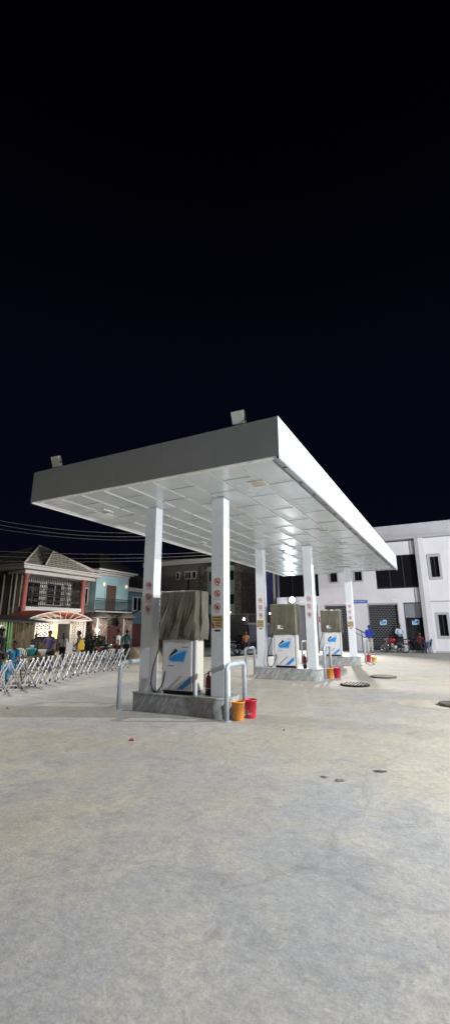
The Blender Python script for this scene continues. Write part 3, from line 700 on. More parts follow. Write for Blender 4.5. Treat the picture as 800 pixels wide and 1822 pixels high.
# lit floodlight on the building
t = thing('wall_floodlight', 'brightly lit floodlight on the building face above the middle pump', 'floodlight', (-8.85, YB - .02, 3.72))
w = MB(); w.box(-.22, -.195, -.22, .22, -.05, .22); w.build('housing', 'steel_dark', t, bevel=.01)
w = MB(); w.lathe([(0, .0), (.19, .0), (.2, .01), (.15, .05), (0, .07)], mat=Matrix.Translation((0, -.2, 0)) @ Euler((PI / 2, 0, 0)).to_matrix().to_4x4(), n=24); w.build('lens', 'bigbulb', t)
w = MB(); w.tube([(0, -.05, 0), (0, .015, -.05)], .02, 8); w.build('bracket', 'steel_dark', t)
# black ramp rail left of the man with the backpack
t = thing('ramp_rail', 'black sloping handrail beside the man in blue', 'handrail', (0, 0, 0))
w = MB(); w.tube([(-4.25, 25.6, 1.72), (-2.95, 25.5, 1.02), (-2.95, 25.5, 0)], .035, 8); w.tube([(-4.25, 25.6, 1.4), (-2.97, 25.5, .72)], .02, 8); w.build('top_rail', 'black', t)
for x, z in ((-4.2, 1.7), (-3.6, 1.38)): w = MB(); w.tube([(x, 25.55, 0), (x, 25.55, z)], .025, 8); w.build('post', 'black', t)
# pale tank box beyond the middle island
t = thing('utility_box', 'pale grey waist-high box behind the middle left column', 'box', (-8.05, 19.3, 0))
w = MB(); w.box(-.42, -.3, .06, .42, .3, 1.0); w.build('body', 'pipe', t, bevel=.02)
w = MB(); w.box(-.44, -.32, 1.001, .44, .32, 1.04); w.build('lid', 'grey_trim', t, bevel=.01)
w = MB(); w.box(-.38, -.26, 0, .38, .26, .06); w.build('base', 'steel_dark', t)

# ------------------------------------------------------------------ poles and wires
A0, A1 = Vector((-26.0, 2.0)), Vector((-10.4, 27.0))
def wire_pt(s, z): p = A0 + (A1 - A0) * s; return (p.x, p.y, z)
for i, (x, y, lab) in enumerate(((-10.62, 27.35, 'grey concrete utility pole at the left corner of the station building'), (-26.2, 1.6, 'grey concrete utility pole at the far left by the street'))):
    t = thing('utility_pole', lab, 'utility pole', (x, y, 0), 0, 'concrete utility poles')
    w = MB(); w.tube([(0, 0, 0), (0, 0, 9.6)], [.15, .095], 12); w.build('shaft', 'pole_conc', t)
    w = MB(); w.obox(Matrix.Translation((0, 0, 9.0)) @ Matrix.Rotation(-.55, 4, 'Z'), 1.4, .1, .1); w.build('crossarm', 'oldwood', t)
def wire(zs, off, lab):
    # parabola through (s, z)
    (s0, z0), (s1, z1), (s2, z2) = zs; pts = []
    for k in range(41):
        s = k / 40
        z = z0 * (s - s1) * (s - s2) / ((s0 - s1) * (s0 - s2)) + z1 * (s - s0) * (s - s2) / ((s1 - s0) * (s1 - s2)) + z2 * (s - s0) * (s - s1) / ((s2 - s0) * (s2 - s1))
        pts.append(wire_pt(s, z))
    w = MB(); w.tube(pts, .014, 5); o = w.build('overhead_wire', 'cable'); tag(o, lab, 'wire', 'overhead wires along the street')
wire([(.31, 7.88), (.442, 7.74), (.594, 8.02)], 0, 'topmost of the six overhead wires crossing the left sky')
wire([(.311, 7.62), (.4426, 7.47), (.594, 7.76)], 0, 'second highest overhead wire crossing the left sky')
wire([(.312, 7.37), (.443, 7.25), (.5946, 7.52)], 0, 'third highest overhead wire crossing the left sky')
wire([(.317, 6.06), (.5964, 6.53), (.798, 7.2)], 0, 'fourth overhead wire from the top, just above the cream house roof peak')
wire([(.318, 5.75), (.597, 6.27), (.798, 6.98)], 0, 'fifth overhead wire from the top, crossing the cream house roof')
wire([(.319, 5.47), (.597, 6.06), (.798, 6.73)], 0, 'lowest of the six overhead wires, above the cream house eaves')

# ------------------------------------------------------------------ house one: cream house with balcony grille
H = thing('balcony_house', 'cream two-storey house with red columns and an ornate balcony grille', 'house', (0, 0, 0))
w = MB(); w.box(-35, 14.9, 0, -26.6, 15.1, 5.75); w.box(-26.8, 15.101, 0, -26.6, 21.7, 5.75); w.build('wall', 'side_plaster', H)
w = MB()
for x in (-27.1, -26.2, -25.75): w.tube([(x, 14.8, 0), (x, 14.8, 5.7)], .07, 8)
w.build('downpipe', 'cream_plaster', H)
w = MB(); w.box(-26.59, 15.0, 0, -25.45, 15.12, 5.75); w.build('side_return', 'cream_plaster', H)
w = MB(); w.box(-25.9, 15.13, 0, -25.5, 21.4, 2.45); w.build('lower_wall', 'pink', H)
w = MB(); w.box(-26.59, 14.95, 2.45, -24.98, 20.9, 2.9); w.build('floor_beam', 'pink', H)
w = MB(); w.box(-26.59, 14.95, 2.901, -24.85, 20.75, 3.18); w.build('balcony_slab', 'cornice', H, bevel=.02)
for y, x in ((14.97, -24.95), (20.6, -24.98)):
    w = MB(); w.lathe([(.24, 0), (.24, .1), (.2, .14), (.18, 5.3), (.24, 5.38), (.24, 5.48), (0, 5.48)], x, y, 20); w.build('column', 'redcol', H)
w = MB(); w.box(-26.59, 14.7, 5.5, -24.75, 21.75, 5.78); w.build('head_beam', 'cornice', H, bevel=.02)
w = MB(); w.box(-36, 14.25, 5.8, -24.35, 22.05, 6.02); w.box(-36, 14.15, 6.021, -24.25, 22.08, 6.14); w.build('eaves', 'cornice', H, bevel=.03)
# balcony grille: bars, rails, scrolls
w = MB(); Y0, Y1 = 15.22, 20.36; n = 30
for k in range(n + 1):
    y = Y0 + (Y1 - Y0) * k / n; top = 5.15 + .28 * math.sin(PI * k / n)
    w.tube([(-24.97, y, 3.2), (-24.97, y, top)], .027, 5)
for z in (3.28, 3.98, 4.12, 4.85): w.tube([(-24.97, Y0, z), (-24.97, Y1, z)], .04, 5)
w.tube([(-24.97, Y0 + (Y1 - Y0) * k / 20, 5.15 + .28 * math.sin(PI * k / 20)) for k in range(21)], .028, 6)
for k in range(11):
    y = Y0 + .25 + k * .465
    for z, r in ((4.48, .17), (3.62, .13)):
        w.tube([(-24.96, y + r * (1 - a / 16) * math.cos(a), z + r * (1 - a / 16) * math.sin(a)) for a in [i * .62 for i in range(21)]], .026, 4)
        w.tube([(-24.96, y + .23 - r * .6 * math.cos(a), z + r * .6 * math.sin(a)) for a in [i * .62 for i in range(11)]], .024, 4)
w.build('balcony_grille', 'grille_iron', H)
w = MB(); w.box(-26.58, 15.3, 3.2, -26.5, 20.9, 5.49); w.build('balcony_wall', 'lattice', H)
for y in (16.2, 18.3):
    w = MB(); w.box(-26.49, y, 3.5 if y > 17 else 3.2, -26.42, y + 1.3, 5.1); wf = w.build('window', 'glass', H)
    w = MB(); w.box(-26.415, y - .06, 5.1, -26.38, y + 1.36, 5.2); w.box(-26.415, y + .62, 3.5, -26.38, y + .68, 5.1); w.build('frame', 'cornice', wf)
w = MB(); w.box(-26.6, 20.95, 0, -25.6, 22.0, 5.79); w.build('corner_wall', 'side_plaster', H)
w = MB(); w.box(-25.59, 21.1, 3.6, -25.55, 21.8, 5.0); wf = w.build('window', 'cornice', H)
w = MB(); w.box(-25.549, 21.17, 3.67, -25.53, 21.42, 4.93); w.box(-25.549, 21.48, 3.67, -25.53, 21.73, 4.93); w.build('pane', 'glass', wf)
w = MB(); e = 6.141; ap = (-29.6, 19.6, 8.75); cr = [(-24.3, 14.2, e), (-24.3, 22.05, e), (-36, 22.05, e), (-36, 14.2, e)]
w.add([*cr, ap], [(0, 1, 4), (1, 2, 4), (2, 3, 4), (3, 0, 4), (3, 2, 1, 0)]); rf = w.build('roof', 'tiles', H)
w = MB(); ap2 = (-26.2, 18.2, 7.75); w.add([(-24.15, 15.9, e + .03), (-24.15, 20.9, e + .03), (-29.3, 19.3, 8.6), ap2], [(0, 1, 3), (1, 2, 3), (2, 0, 3)]); w.build('gable_roof', 'tiles', rf)
w = MB(); w.tube([cr[0], ap], .07, 6); w.tube([cr[1], ap], .07, 6); w.tube([(-24.15, 15.9, e + .05), ap2], .06, 6); w.tube([(-24.15, 20.9, e + .05), ap2], .06, 6); w.build('ridge_cap', 'cornice', rf)

# gate canopy in front of the house
G = thing('gate_arch', 'white lattice gateway with a red arched canopy in front of the cream house', 'gateway', (-22.6, 0, 0))
def lattice(y0, y1, z0, z1):
    w = MB(); s = .3; ny = max(1, round((y1 - y0) / s)); nz = round((z1 - z0) / s); sy = (y1 - y0) / ny; sz = (z1 - z0) / nz
    for i in range(ny):
        for j in range(nz):
            cy, cz = y0 + (i + .5) * sy, z0 + (j + .5) * sz
            w.tube([(0, cy + sy * .46 * math.cos(a), cz + sz * .46 * math.sin(a)) for a in [2 * PI * k / 10 for k in range(10)]], .028, 4, closed=True)
            w.tube([(0, cy - sy * .5, cz), (0, cy + sy * .5, cz)], .018, 4)
    for y in (y0, y1): w.tube([(0, y, 0), (0, y, z1 + .05)], .06, 8)
    w.tube([(0, y0, z1), (0, y1, z1)], .05, 6); w.tube([(0, y0, z0), (0, y1, z0)], .05, 6)
    w.build('lattice_panel', 'lattice', G)
lattice(14.26, 15.6, .15, 2.12); lattice(17.4, 18.75, .15, 2.12)
w = MB(); w.box(-.3, 15.6, 1.95, -.1, 17.4, 2.2); w.build('lintel', 'lattice', G)
w = MB(); w.box(-1.4, 17.45, 0, -1.3, 18.7, 1.95); w.build('gate_leaf', 'black', G)
w = MB(); w.box(-1.4, 16.75, .9, -1.35, 17.4, 1.95); w.build('lit_window', 'warmlit', G)
w = MB(); w.box(-2.6, 14.3, 0, -2.5, 20.0, 2.4); w.build('rear_wall', 'oldwood', G)
w = MB(); n = 16; vs = []; 
for k in range(n + 1):
    y = 13.2 + 5.6 * k / n; z = 2.22 + .55 * math.sin(PI * k / n) ** .8; vs += [(.6, y, z), (-2.1, y, z + .12), (.6, y, z + .03), (-2.1, y, z + .15)]
fs = []
for k in range(n): a = 4 * k; b = a + 4; fs += [(a, b, b + 1, a + 1), (a + 2, a + 3, b + 3, b + 2), (a, a + 2, b + 2, b)]
w.add(vs, fs); w.build('arched_roof', 'redsheet', G)
w = MB(); arc = [(.62, 13.2 + 5.6 * k / n, 2.22 + .55 * math.sin(PI * k / n) ** .8) for k in range(n + 1)]
w.tube(arc, .05, 6); w.tube([(.62, 13.2, 2.2), (.62, 18.8, 2.2)], .05, 6)
for k in range(1, n, 2): w.tube([(.62, 16.0 + (arc[k][1] - 16.0) * .5, 2.22), arc[k]], .03, 5)
w.build('arch_truss', 'lattice', G)
def small_lamp(name, lab, x, y, z, r, mat='bulb'):
    t = thing(name, lab, 'lamp', (x, y, z))
    w = MB(); w.lathe([(0, -r), (r * .7, -r * .7), (r, 0), (r * .7, r * .7), (0, r)], n=14); w.build('bulb', mat, t)
    w = MB(); w.tube([(0, 0, r * .9), (0, 0, r + .08)], r * .35, 8); w.build('fitting', 'steel_dark', t)
    return t
def point(x, y, z, P, col, r=.06):
    l = bpy.data.lights.new('lamp', 'POINT'); l.energy = P; l.color = col; l.shadow_soft_size = r
    o = bpy.data.objects.new('lamp_light', l); COL.objects.link(o); o.location = (x, y, z)
small_lamp('gate_lamp', 'small bright bulb under the red arched gate canopy', -22.9, 16.9, 2.08, .05); point(-23.1, 16.6, 1.95, 75, (1, .80, .52)); point(-22.0, 14.9, 1.5, 60, (1, .92, .85)); point(-22.0, 18.2, 1.6, 30, (1, .88, .78))

# roadside kiosk with green bars
K = thing('roadside_kiosk', 'low roadside kiosk with green bars and a dark flat roof at the left edge', 'kiosk', (-18.0, 0, 0))
w = MB(); w.add([(.9, 4.5, 2.02), (.9, 10.6, 1.93), (-2.6, 10.6, 2.3), (-2.6, 4.5, 2.4), (.9, 4.5, 2.14), (.9, 10.6, 2.0), (-2.6, 10.6, 2.4), (-2.6, 4.5, 2.5)], [(0, 3, 2, 1), (4, 5, 6, 7), (0, 1, 5, 4), (1, 2, 6, 5), (2, 3, 7, 6), (3, 0, 4, 7)]); w.build('roof', 'roofdark', K)
w = MB()
for k in range(27): y = 5 + k * .155; w.box(-.02, y, 0, .02, y + .05, 1.96)
w.box(-.025, 5, .95, .03, 9.2, 1.0); w.build('green_bars', 'greenbar', K)
w = MB()
for k in range(9): y = 9.3 + k * .115; w.box(-.02, y, 0, .02, y + .055 + .03 * (k % 3), 1.95)
w.box(-.05, 9.25, 1.0, .04, 10.35, 1.05); w.build('plank_screen', 'oldwood', K)
w = MB(); w.box(-2.3, 4.8, 0, -2.25, 9.4, 2.2); w.build('rear_sheet', 'greensheet', K)
w = MB(); w.box(-2.3, 9.41, 0, -2.25, 10.4, 2.15); w.build('rear_boards', 'oldwood', K)
point(-19.0, 7.9, 1.7, 110, (.9, 1, .7)); point(-18.9, 9.5, 1.5, 30, (1, .95, .7))
small_lamp('kiosk_lamp', 'small bulb hanging inside the green barred kiosk', -19.4, 9.0, 1.6, .045, 'bulb_dim')

# ------------------------------------------------------------------ house two: sky blue over stone
H2 = thing('blue_house', 'sky blue house with a railed balcony above dark stone cladding', 'house', (0, 0, 0))
w = MB(); w.box(-30, 22.12, 2.95, -25, 26.4, 6.18); w.build('upper_wall', 'sky_blue', H2)
w = MB(); w.box(-30, 22.12, 0, -25, 27.2, 2.94); w.build('lower_wall', 'stonewall', H2)
w = MB(); P = [(-30.4, 21.95, -24.95, 26.5, 6.19, 6.4), (-30.6, 21.9, -24.7, 26.8, 6.4, 6.52), (-30.8, 21.85, -24.45, 27.1, 6.52, 6.68)]
for x0, y0, x1, y1, z0, z1 in P: w.box(x0, y0, z0 + .001, x1, y1, z1)
w.build('cornice', 'cornice', H2, bevel=.04)
w = MB(); w.box(-24.999, 23.35, 3.02, -24.95, 24.65, 5.35); d_ = w.build('door', 'brown', H2)
w = MB(); w.box(-24.999, 23.25, 3.02, -24.93, 23.349, 5.45); w.box(-24.999, 24.651, 3.02, -24.93, 24.75, 5.45); w.box(-24.999, 23.35, 5.351, -24.93, 24.65, 5.45); w.build('frame', 'sky_blue', d_)
w = MB(); w.box(-25, 21.1, 2.941, -23.9, 25.75, 3.02); w.build('balcony_slab', 'cornice', H2)
w = MB()
for k in range(38): y = 21.15 + k * .122; w.tube([(-23.95, y, 3.02), (-23.95, y, 4.0)], .02, 5)
w.tube([(-23.95, 21.1, 4.05), (-23.95, 25.75, 4.05)], .035, 6); w.tube([(-23.95, 21.1, 3.12), (-23.95, 25.75, 3.12)], .035, 6); w.tube([(-23.95, 21.1, 3.85), (-23.95, 25.75, 3.85)], .035, 6)
w.build('balustrade', 'steel_dark', H2)
w = MB(); w.add([(-31, 21.8, 6.69), (-24.4, 21.8, 6.69), (-24.4, 27.2, 6.69), (-31, 27.2, 6.69), (-28.2, 25.6, 9.0)], [(0, 1, 4), (1, 2, 4), (2, 3, 4), (3, 0, 4), (3, 2, 1, 0)]); w.build('roof', 'roofdark', H2)
for y in (22.95, 25.95):
    w = MB(); w.lathe([(0, -.05), (.13, -.03), (.17, .03), (.13, .08), (0, .1)], mat=Matrix.Translation((-24.9, y, 5.38)) @ Euler((0, PI / 2, 0)).to_matrix().to_4x4(), n=16); w.build('wall_lamp', 'wallglobe', H2)
# gate piers with mushroom caps
for i, (y, lab) in enumerate(((20.8, 'left stone gate pier with a mushroom cap and white edge strip'), (24.0, 'right stone gate pier with a mushroom cap and white edge strip'))):
    t = thing('gate_pier', lab, 'gate pier', (-23.4, y, 0), 0, 'stone gate piers of the blue house')
    w = MB(); w.box(-.45, 0, 0, 0, 1.3, 2.45); w.build('shaft', 'stonepier', t)
    w = MB(); w.lathe([(0, 2.45), (.82, 2.45), (.86, 2.52), (.65, 2.72), (.35, 2.86), (0, 2.92)], -.2, .65, 20); w.build('cap', 'aptstone', t)
    w = MB(); w.box(.001, .05, .1, .05, .12, 2.44); w.build('edge_strip', 'lattice', t)
t = thing('estate_gate', 'maroon metal gate between the two stone gate piers', 'gate', (-23.6, 22.12, 0))
w = MB(); w.box(-.05, 0, .05, 0, 1.86, 1.8); w.build('panel', 'maroon', t)
w = MB()
for k in range(5): w.box(.001, .1 + k * .39, .1, .02, .14 + k * .39, 1.78)
w.build('ribs', 'maroon', t)
t = thing('maroon_fence', 'maroon metal fence panel right of the stone gate piers', 'fence', (-23.8, 25.45, 0))
w = MB(); w.box(-.05, 0, .05, 0, 11.5, 2.0); w.build('panel', 'maroon', t)
w = MB()
for k in range(5): w.box(-.08, k * 2.3, 0, .06, k * 2.3 + .12, 2.25)
w.build('posts', 'maroon', t)
small_lamp('pier_lamp', 'glaring white bulb beside the left stone gate pier', -23.1, 20.62, 1.5, .13); point(-22.85, 20.5, 1.55, 90, (1, .95, .88), .1)

# ------------------------------------------------------------------ house three
H3 = thing('grey_blue_house', 'low grey blue house with a dark hipped roof behind the maroon fence', 'house', (0, 0, 0))
w = MB(); w.box(-36, 26.9, 0, -27, 37.6, 5.2); w.build('wall', 'dull_blue', H3)
w = MB(); w.box(-36.4, 26.6, 5.201, -26.5, 38.1, 5.6); w.build('fascia', 'cornice', H3)
w = MB(); w.add([(-36.6, 26.5, 5.61), (-26.3, 26.5, 5.61), (-26.3, 38.2, 5.61), (-36.6, 38.2, 5.61), (-32, 30.6, 8.4), (-32, 33.2, 8.4)], [(0, 1, 4), (1, 2, 5, 4), (2, 3, 5), (3, 0, 4, 5), (3, 2, 1, 0)]); w.build('roof', 'roofdark', H3)
for y, z in ((29.6, 3.4), (34.9, 3.4)):
    w = MB(); w.box(-26.99, y - .1, z - .1, -26.94, y + 1.4, z + 1.35); wf = w.build('window', 'cornice', H3)
    w = MB(); w.box(-26.939, y + .08, z, -26.92, y + .6, z + 1.25); w.box(-26.939, y + .75, z, -26.92, y + 1.25, z + 1.25); w.build('pane', 'glass', wf)
w = MB(); w.box(-26.99, 31.0, 4.5, -26.6, 31.7, 5.05); w.build('air_conditioner', 'cornice', H3)
w = MB(); w.tube([(-26.7, 27.6, 1.6), (-26.7, 29.2, 3.0), (-26.7, 30.6, 3.5)], .06, 6); w.build('stair_rail', 'steel_dark', H3)

# ------------------------------------------------------------------ apartment block and the indigo block
YA = 45
AP = thing('apartment_block', 'three-storey grey and mint apartment block with stone pilasters', 'apartment block', (0, 0, 0))
w = MB(); w.box(-37, YA, 0, -28.2, YA + 10, 10.1); w.build('wall', 'aptstone', AP)
w = MB(); w.box(-27.1, YA + .2, 0, -22.75, YA + 10, 9.7); w.build('mint_wall', 'mint', AP)
w = MB(); w.box(-28.19, YA - .12, 0, -27.12, YA + .3, 10.05); w.build('pilaster', 'quoin', AP)
w = MB(); w.box(-22.74, YA - .12, 0, -21.9, YA + 10, 10.0); w.build('pilaster', 'quoin', AP)
w = MB(); w.box(-37.5, YA - .6, 10.15, -21.4, YA + 10, 10.8); w.build('roof_fascia', 'cornice', AP)
w = MB(); w.add([(-37.5, YA - .6, 10.81), (-21.4, YA - .6, 10.81), (-21.4, YA + 10, 10.81), (-37.5, YA + 10, 10.81), (-29, YA + 5, 13)], [(0, 1, 4), (1, 2, 4), (2, 3, 4), (3, 0, 4), (3, 2, 1, 0)]); w.build('roof', 'roofdark', AP)
w = MB(); w.prism([(-27.1, 9.1), (-22.75, 9.1), (-22.75, 9.35), (-24.9, 10.13), (-27.1, 9.35)], Matrix(((1, 0, 0, 0), (0, 0, -1, YA + .19), (0, 1, 0, 0), (0, 0, 0, 1))), .25); w.build('pediment', 'mint', AP)
def apt_win(x0, z0, x1, z1, y, par, framecol='cornice', bars=True):
    w = MB(); w.box(x0 - .12, y - .06, z0 - .12, x1 + .12, y - .005, z1 + .12); wf = w.build('window', framecol, par)
    w = MB(); w.box(x0, y - .08, z0, x1, y - .061, z1); w.build('pane', 'glass', wf)
    if bars:
        w = MB(); k = x0 + .15
        while k < x1 - .05: w.box(k, y - .1, z0, k + .03, y - .081, z1); k += .22
        w.build('bars', 'steel_dark' if framecol == 'mint' else 'cornice', wf)
for z in (8.25, 5.1, 1.9):
    apt_win(-31.9, z, -31.5, z + .85, YA, AP, bars=False); apt_win(-30.45, z, -29.6, z + .85, YA, AP); apt_win(-29.25, z, -28.8, z + .85, YA, AP, bars=False)
for z in (7.7, 4.6, 1.4):
    apt_win(-26.7, z, -25.5, z + 1.25, YA + .2, AP, 'mint'); apt_win(-24.0, z, -23.0, z + 1.25, YA + .2, AP, 'mint')
w = MB(); w.tube([(-29.9, YA - .1, 0), (-29.9, YA - .1, 8.1)], .10, 6); w.build('drainpipe', 'steel_dark', AP)
IN = thing('indigo_block', 'tall dark indigo building far behind between the columns', 'building', (0, 0, 0))
w = MB(); w.box(-22.9, 50, 0, -15.9, 60, 11.6); w.build('wall', 'indigo', IN)
w = MB(); w.box(-23.1, 49.8, 11.601, -15.7, 60.1, 11.9); w.build('roof', 'roofdark', IN)
for z in (8.0, 4.8):
    for x in (-22.5, -19.6): apt_win(x, z, x + .5, z + 1.3, 50, IN, 'indigo', False)
# dark yard wall with distant lamps
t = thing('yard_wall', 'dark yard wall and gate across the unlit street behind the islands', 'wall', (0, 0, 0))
w = MB(); w.box(-24.5, 38, 0, -11.4, 38.2, 3.0); w.build('wall', 'shade_black', t)
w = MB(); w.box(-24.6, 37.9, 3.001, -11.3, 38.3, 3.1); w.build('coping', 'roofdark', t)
for k in range(5): w = MB(); w.box(-23.9 + k * 3, 37.85, 0, -23.6 + k * 3, 37.995, 2.99); w.build('pier', 'shade_black', t)
small_lamp('distant_lamp', 'distant white lamp on the apartment block right of the near right column', -19.9, 37.6, 3.25, .12, 'bulb_dim'); point(-19.9, 37.2, 3.2, 10, (1, .95, .85), .1)
small_lamp('distant_lamp', 'distant white lamp above the dark street, left of the middle left column', -18.05, 37.4, 2.50, .11, 'bulb'); 
small_lamp('distant_lamp', 'distant white lamp right of the middle left column', -14.95, 37.4, 3.05, .11, 'bulb_dim')

# ------------------------------------------------------------------ shrub, sand heap
def leafy(name, lab, cat, cx, cy, rx, ry, h, n, mat='bush', leaf=.09):
    random.seed(int(cx * 10) % 97); t = thing(name, lab, cat, (cx, cy, 0)); w = MB()
    cl = [(random.uniform(-.6, .6) * rx, random.uniform(-.6, .6) * ry, random.uniform(.25, .8) * h, random.uniform(.25, .45) * h) for _ in range(12)]
    for k in range(n):
        c_ = random.choice(cl); v = Vector((random.gauss(0, 1), random.gauss(0, 1), random.gauss(0, 1))).normalized() * c_[3] * random.uniform(.6, 1.05)
        p = Vector((c_[0] + v.x, c_[1] + v.y, max(.05, c_[2] + v.z))); a = Euler((random.uniform(0, 3), random.uniform(0, 3), random.uniform(0, 6))).to_matrix()
        l = leaf * random.uniform(.6, 1.3); w.add([p + a @ Vector(q) for q in ((-l, 0, 0), (0, -l * .45, .01), (l, 0, 0), (0, l * .45, .01))], [(0, 1, 2, 3)])
    w.build('foliage', mat, t)
    w = MB()
    for c_ in cl: w.tube([(c_[0] * .2, c_[1] * .2, 0), (c_[0] * .7, c_[1] * .7, c_[2] * .6), (c_[0], c_[1], c_[2])], [.025, .018, .008], 5)
    w.build('stems', 'oldwood', t)
leafy('shrub', 'dark rounded shrub between the lattice gateway and the stone pier', 'shrub', -17.9, 14.6, .85, .85, 1.25, 1500)
c = MB(); n = 24; vs = [(0, 0, .62)]; fs = []
for j in range(1, 7):
    for k in range(n): a = 2 * PI * k / n; r = j / 6; vs.append((1.15 * r * math.cos(a) * (1 + .08 * math.sin(3 * a)), .85 * r * math.sin(a), .62 * (math.cos(r * PI) * .5 + .5) + .04 * math.sin(5 * a + j) * (1 - r)))
for k in range(n): fs.append((0, 1 + k, 1 + (k + 1) % n))
for j in range(5):
    for k in range(n): a = 1 + j * n + k; b = 1 + j * n + (k + 1) % n; fs.append((a, a + n, b + n, b))
c.add(vs, fs, 0, True); o = c.build('sand_heap', 'sand'); o.location = (-13.6, 13.1, 0); tag(o, 'low heap of brown sand just left of the near left column', 'sand heap')

# ------------------------------------------------------------------ folding barrier
FB = thing('folding_barrier', 'long expanded galvanised folding lattice barrier along the left forecourt edge', 'barrier', (0, 0, 0))
path = [Vector(p) for p in ((-8.55, .55), (-8.75, 1.6), (-8.9, 2.5), (-9.0, 3.1), (-9.2, 3.8), (-9.45, 4.5), (-9.75, 5.2), (-9.98, 5.9), (-10.12, 6.5), (-10.22, 7.1), (-10.28, 7.65), (-10.32, 8.15), (-10.36, 8.65), (-10.42, 9.15))]
# even out the spacing
seg = [0]
for a_, b_ in zip(path, path[1:]): seg.append(seg[-1] + (b_ - a_).length)
def on_path(s):
    for i in range(len(path) - 1):
        if seg[i + 1] >= s: return path[i].lerp(path[i + 1], (s - seg[i]) / (seg[i + 1] - seg[i]))
    return path[-1]
NX = 16
for layer, (off, hh, ph) in enumerate(((0, .80, 0), (-.26, .77, .4))):
    for i in range(NX):
        s0 = seg[-1] * i / NX; s1 = seg[-1] * (i + 1) / NX
        p0 = on_path(min(s0 + ph * .4, seg[-1])); p1 = on_path(min(s1 + ph * .4, seg[-1])); d_ = (p1 - p0).normalized(); nrm = Vector((d_.y, -d_.x)) * off * -1
        for up in (0, 1):
            side = .018 * (1 if up else -1); q0 = p0 - nrm * 1; q1 = p1 - nrm * 1
            a_ = Vector((q0.x + d_.y * side, q0.y - d_.x * side, .06 if up else hh)); b_ = Vector((q1.x + d_.y * side, q1.y - d_.x * side, hh if up else .06))
            w = MB(); t_ = (b_ - a_); ln = t_.length; zax = t_.normalized(); yax = Vector((d_.y, -d_.x, 0)); xax = yax.cross(zax).normalized()
            R = Matrix((xax, yax, zax)).transposed().to_4x4(); R.translation = (a_ + b_) / 2
            w.obox(R, .042, .02, ln + .04); w.build('lattice_bar', 'galv', FB)
    for i in range(0, NX + 1, 1):
        p = on_path(seg[-1] * i / NX); w = MB(); nrm = Vector((0, 0))
        x, y = p.x + (off if layer else 0), p.y
        w.lathe([(0, -.012), (.028, -.012), (.03, 0), (.028, .012), (0, .012)], mat=Matrix.Translation((x, y, .03)) @ Euler((0, PI / 2, 0)).to_matrix().to_4x4(), n=10); w.build('caster', 'black', FB)

# ------------------------------------------------------------------ people
def skin(nodes, edges, roots, sub=1):
    names = list(nodes); idx = {n: i for i, n in enumerate(names)}
    me = bpy.data.meshes.new('s'); me.from_pydata([nodes[n][0] for n in names], [(idx[a], idx[b]) for a, b in edges], [])
    o = bpy.data.objects.new('s', me); COL.objects.link(o)
    o.modifiers.new('skin', 'SKIN'); md = o.modifiers[0]; md.use_smooth_shade = True
    sv = me.skin_vertices[0].data
    for n in names:
        r = nodes[n][1]; sv[idx[n]].radius = r if isinstance(r, tuple) else (r, r); sv[idx[n]].use_root = n in roots
    if sub: ss = o.modifiers.new('sub', 'SUBSURF'); ss.levels = sub; ss.render_levels = sub
    dg = bpy.context.evaluated_depsgraph_get(); out = bpy.data.meshes.new_from_object(o.evaluated_get(dg))
    vs = [v.co.copy() for v in out.vertices]; fs = [tuple(p.vertices) for p in out.polygons]
    bpy.data.objects.remove(o); bpy.data.meshes.remove(me); bpy.data.meshes.remove(out); return vs, fs
BASE = dict(pelvis=(0, 0, .93), waist=(0, 0, 1.08), chest=(0, .0, 1.27), collar=(0, .005, 1.41), neck=(0, 0, 1.48), skull=(0, -.01, 1.56))
for s, n in ((-1, 'r'), (1, 'l')):
    BASE.update({'sh_' + n: (s * .175, .005, 1.39), 'el_' + n: (s * .235, .03, 1.12), 'wr_' + n: (s * .245, -.05, .88), 'hip_' + n: (s * .09, 0, .88), 'kn_' + n: (s * .105, -.02, .49), 'an_' + n: (s * .11, .03, .09)})
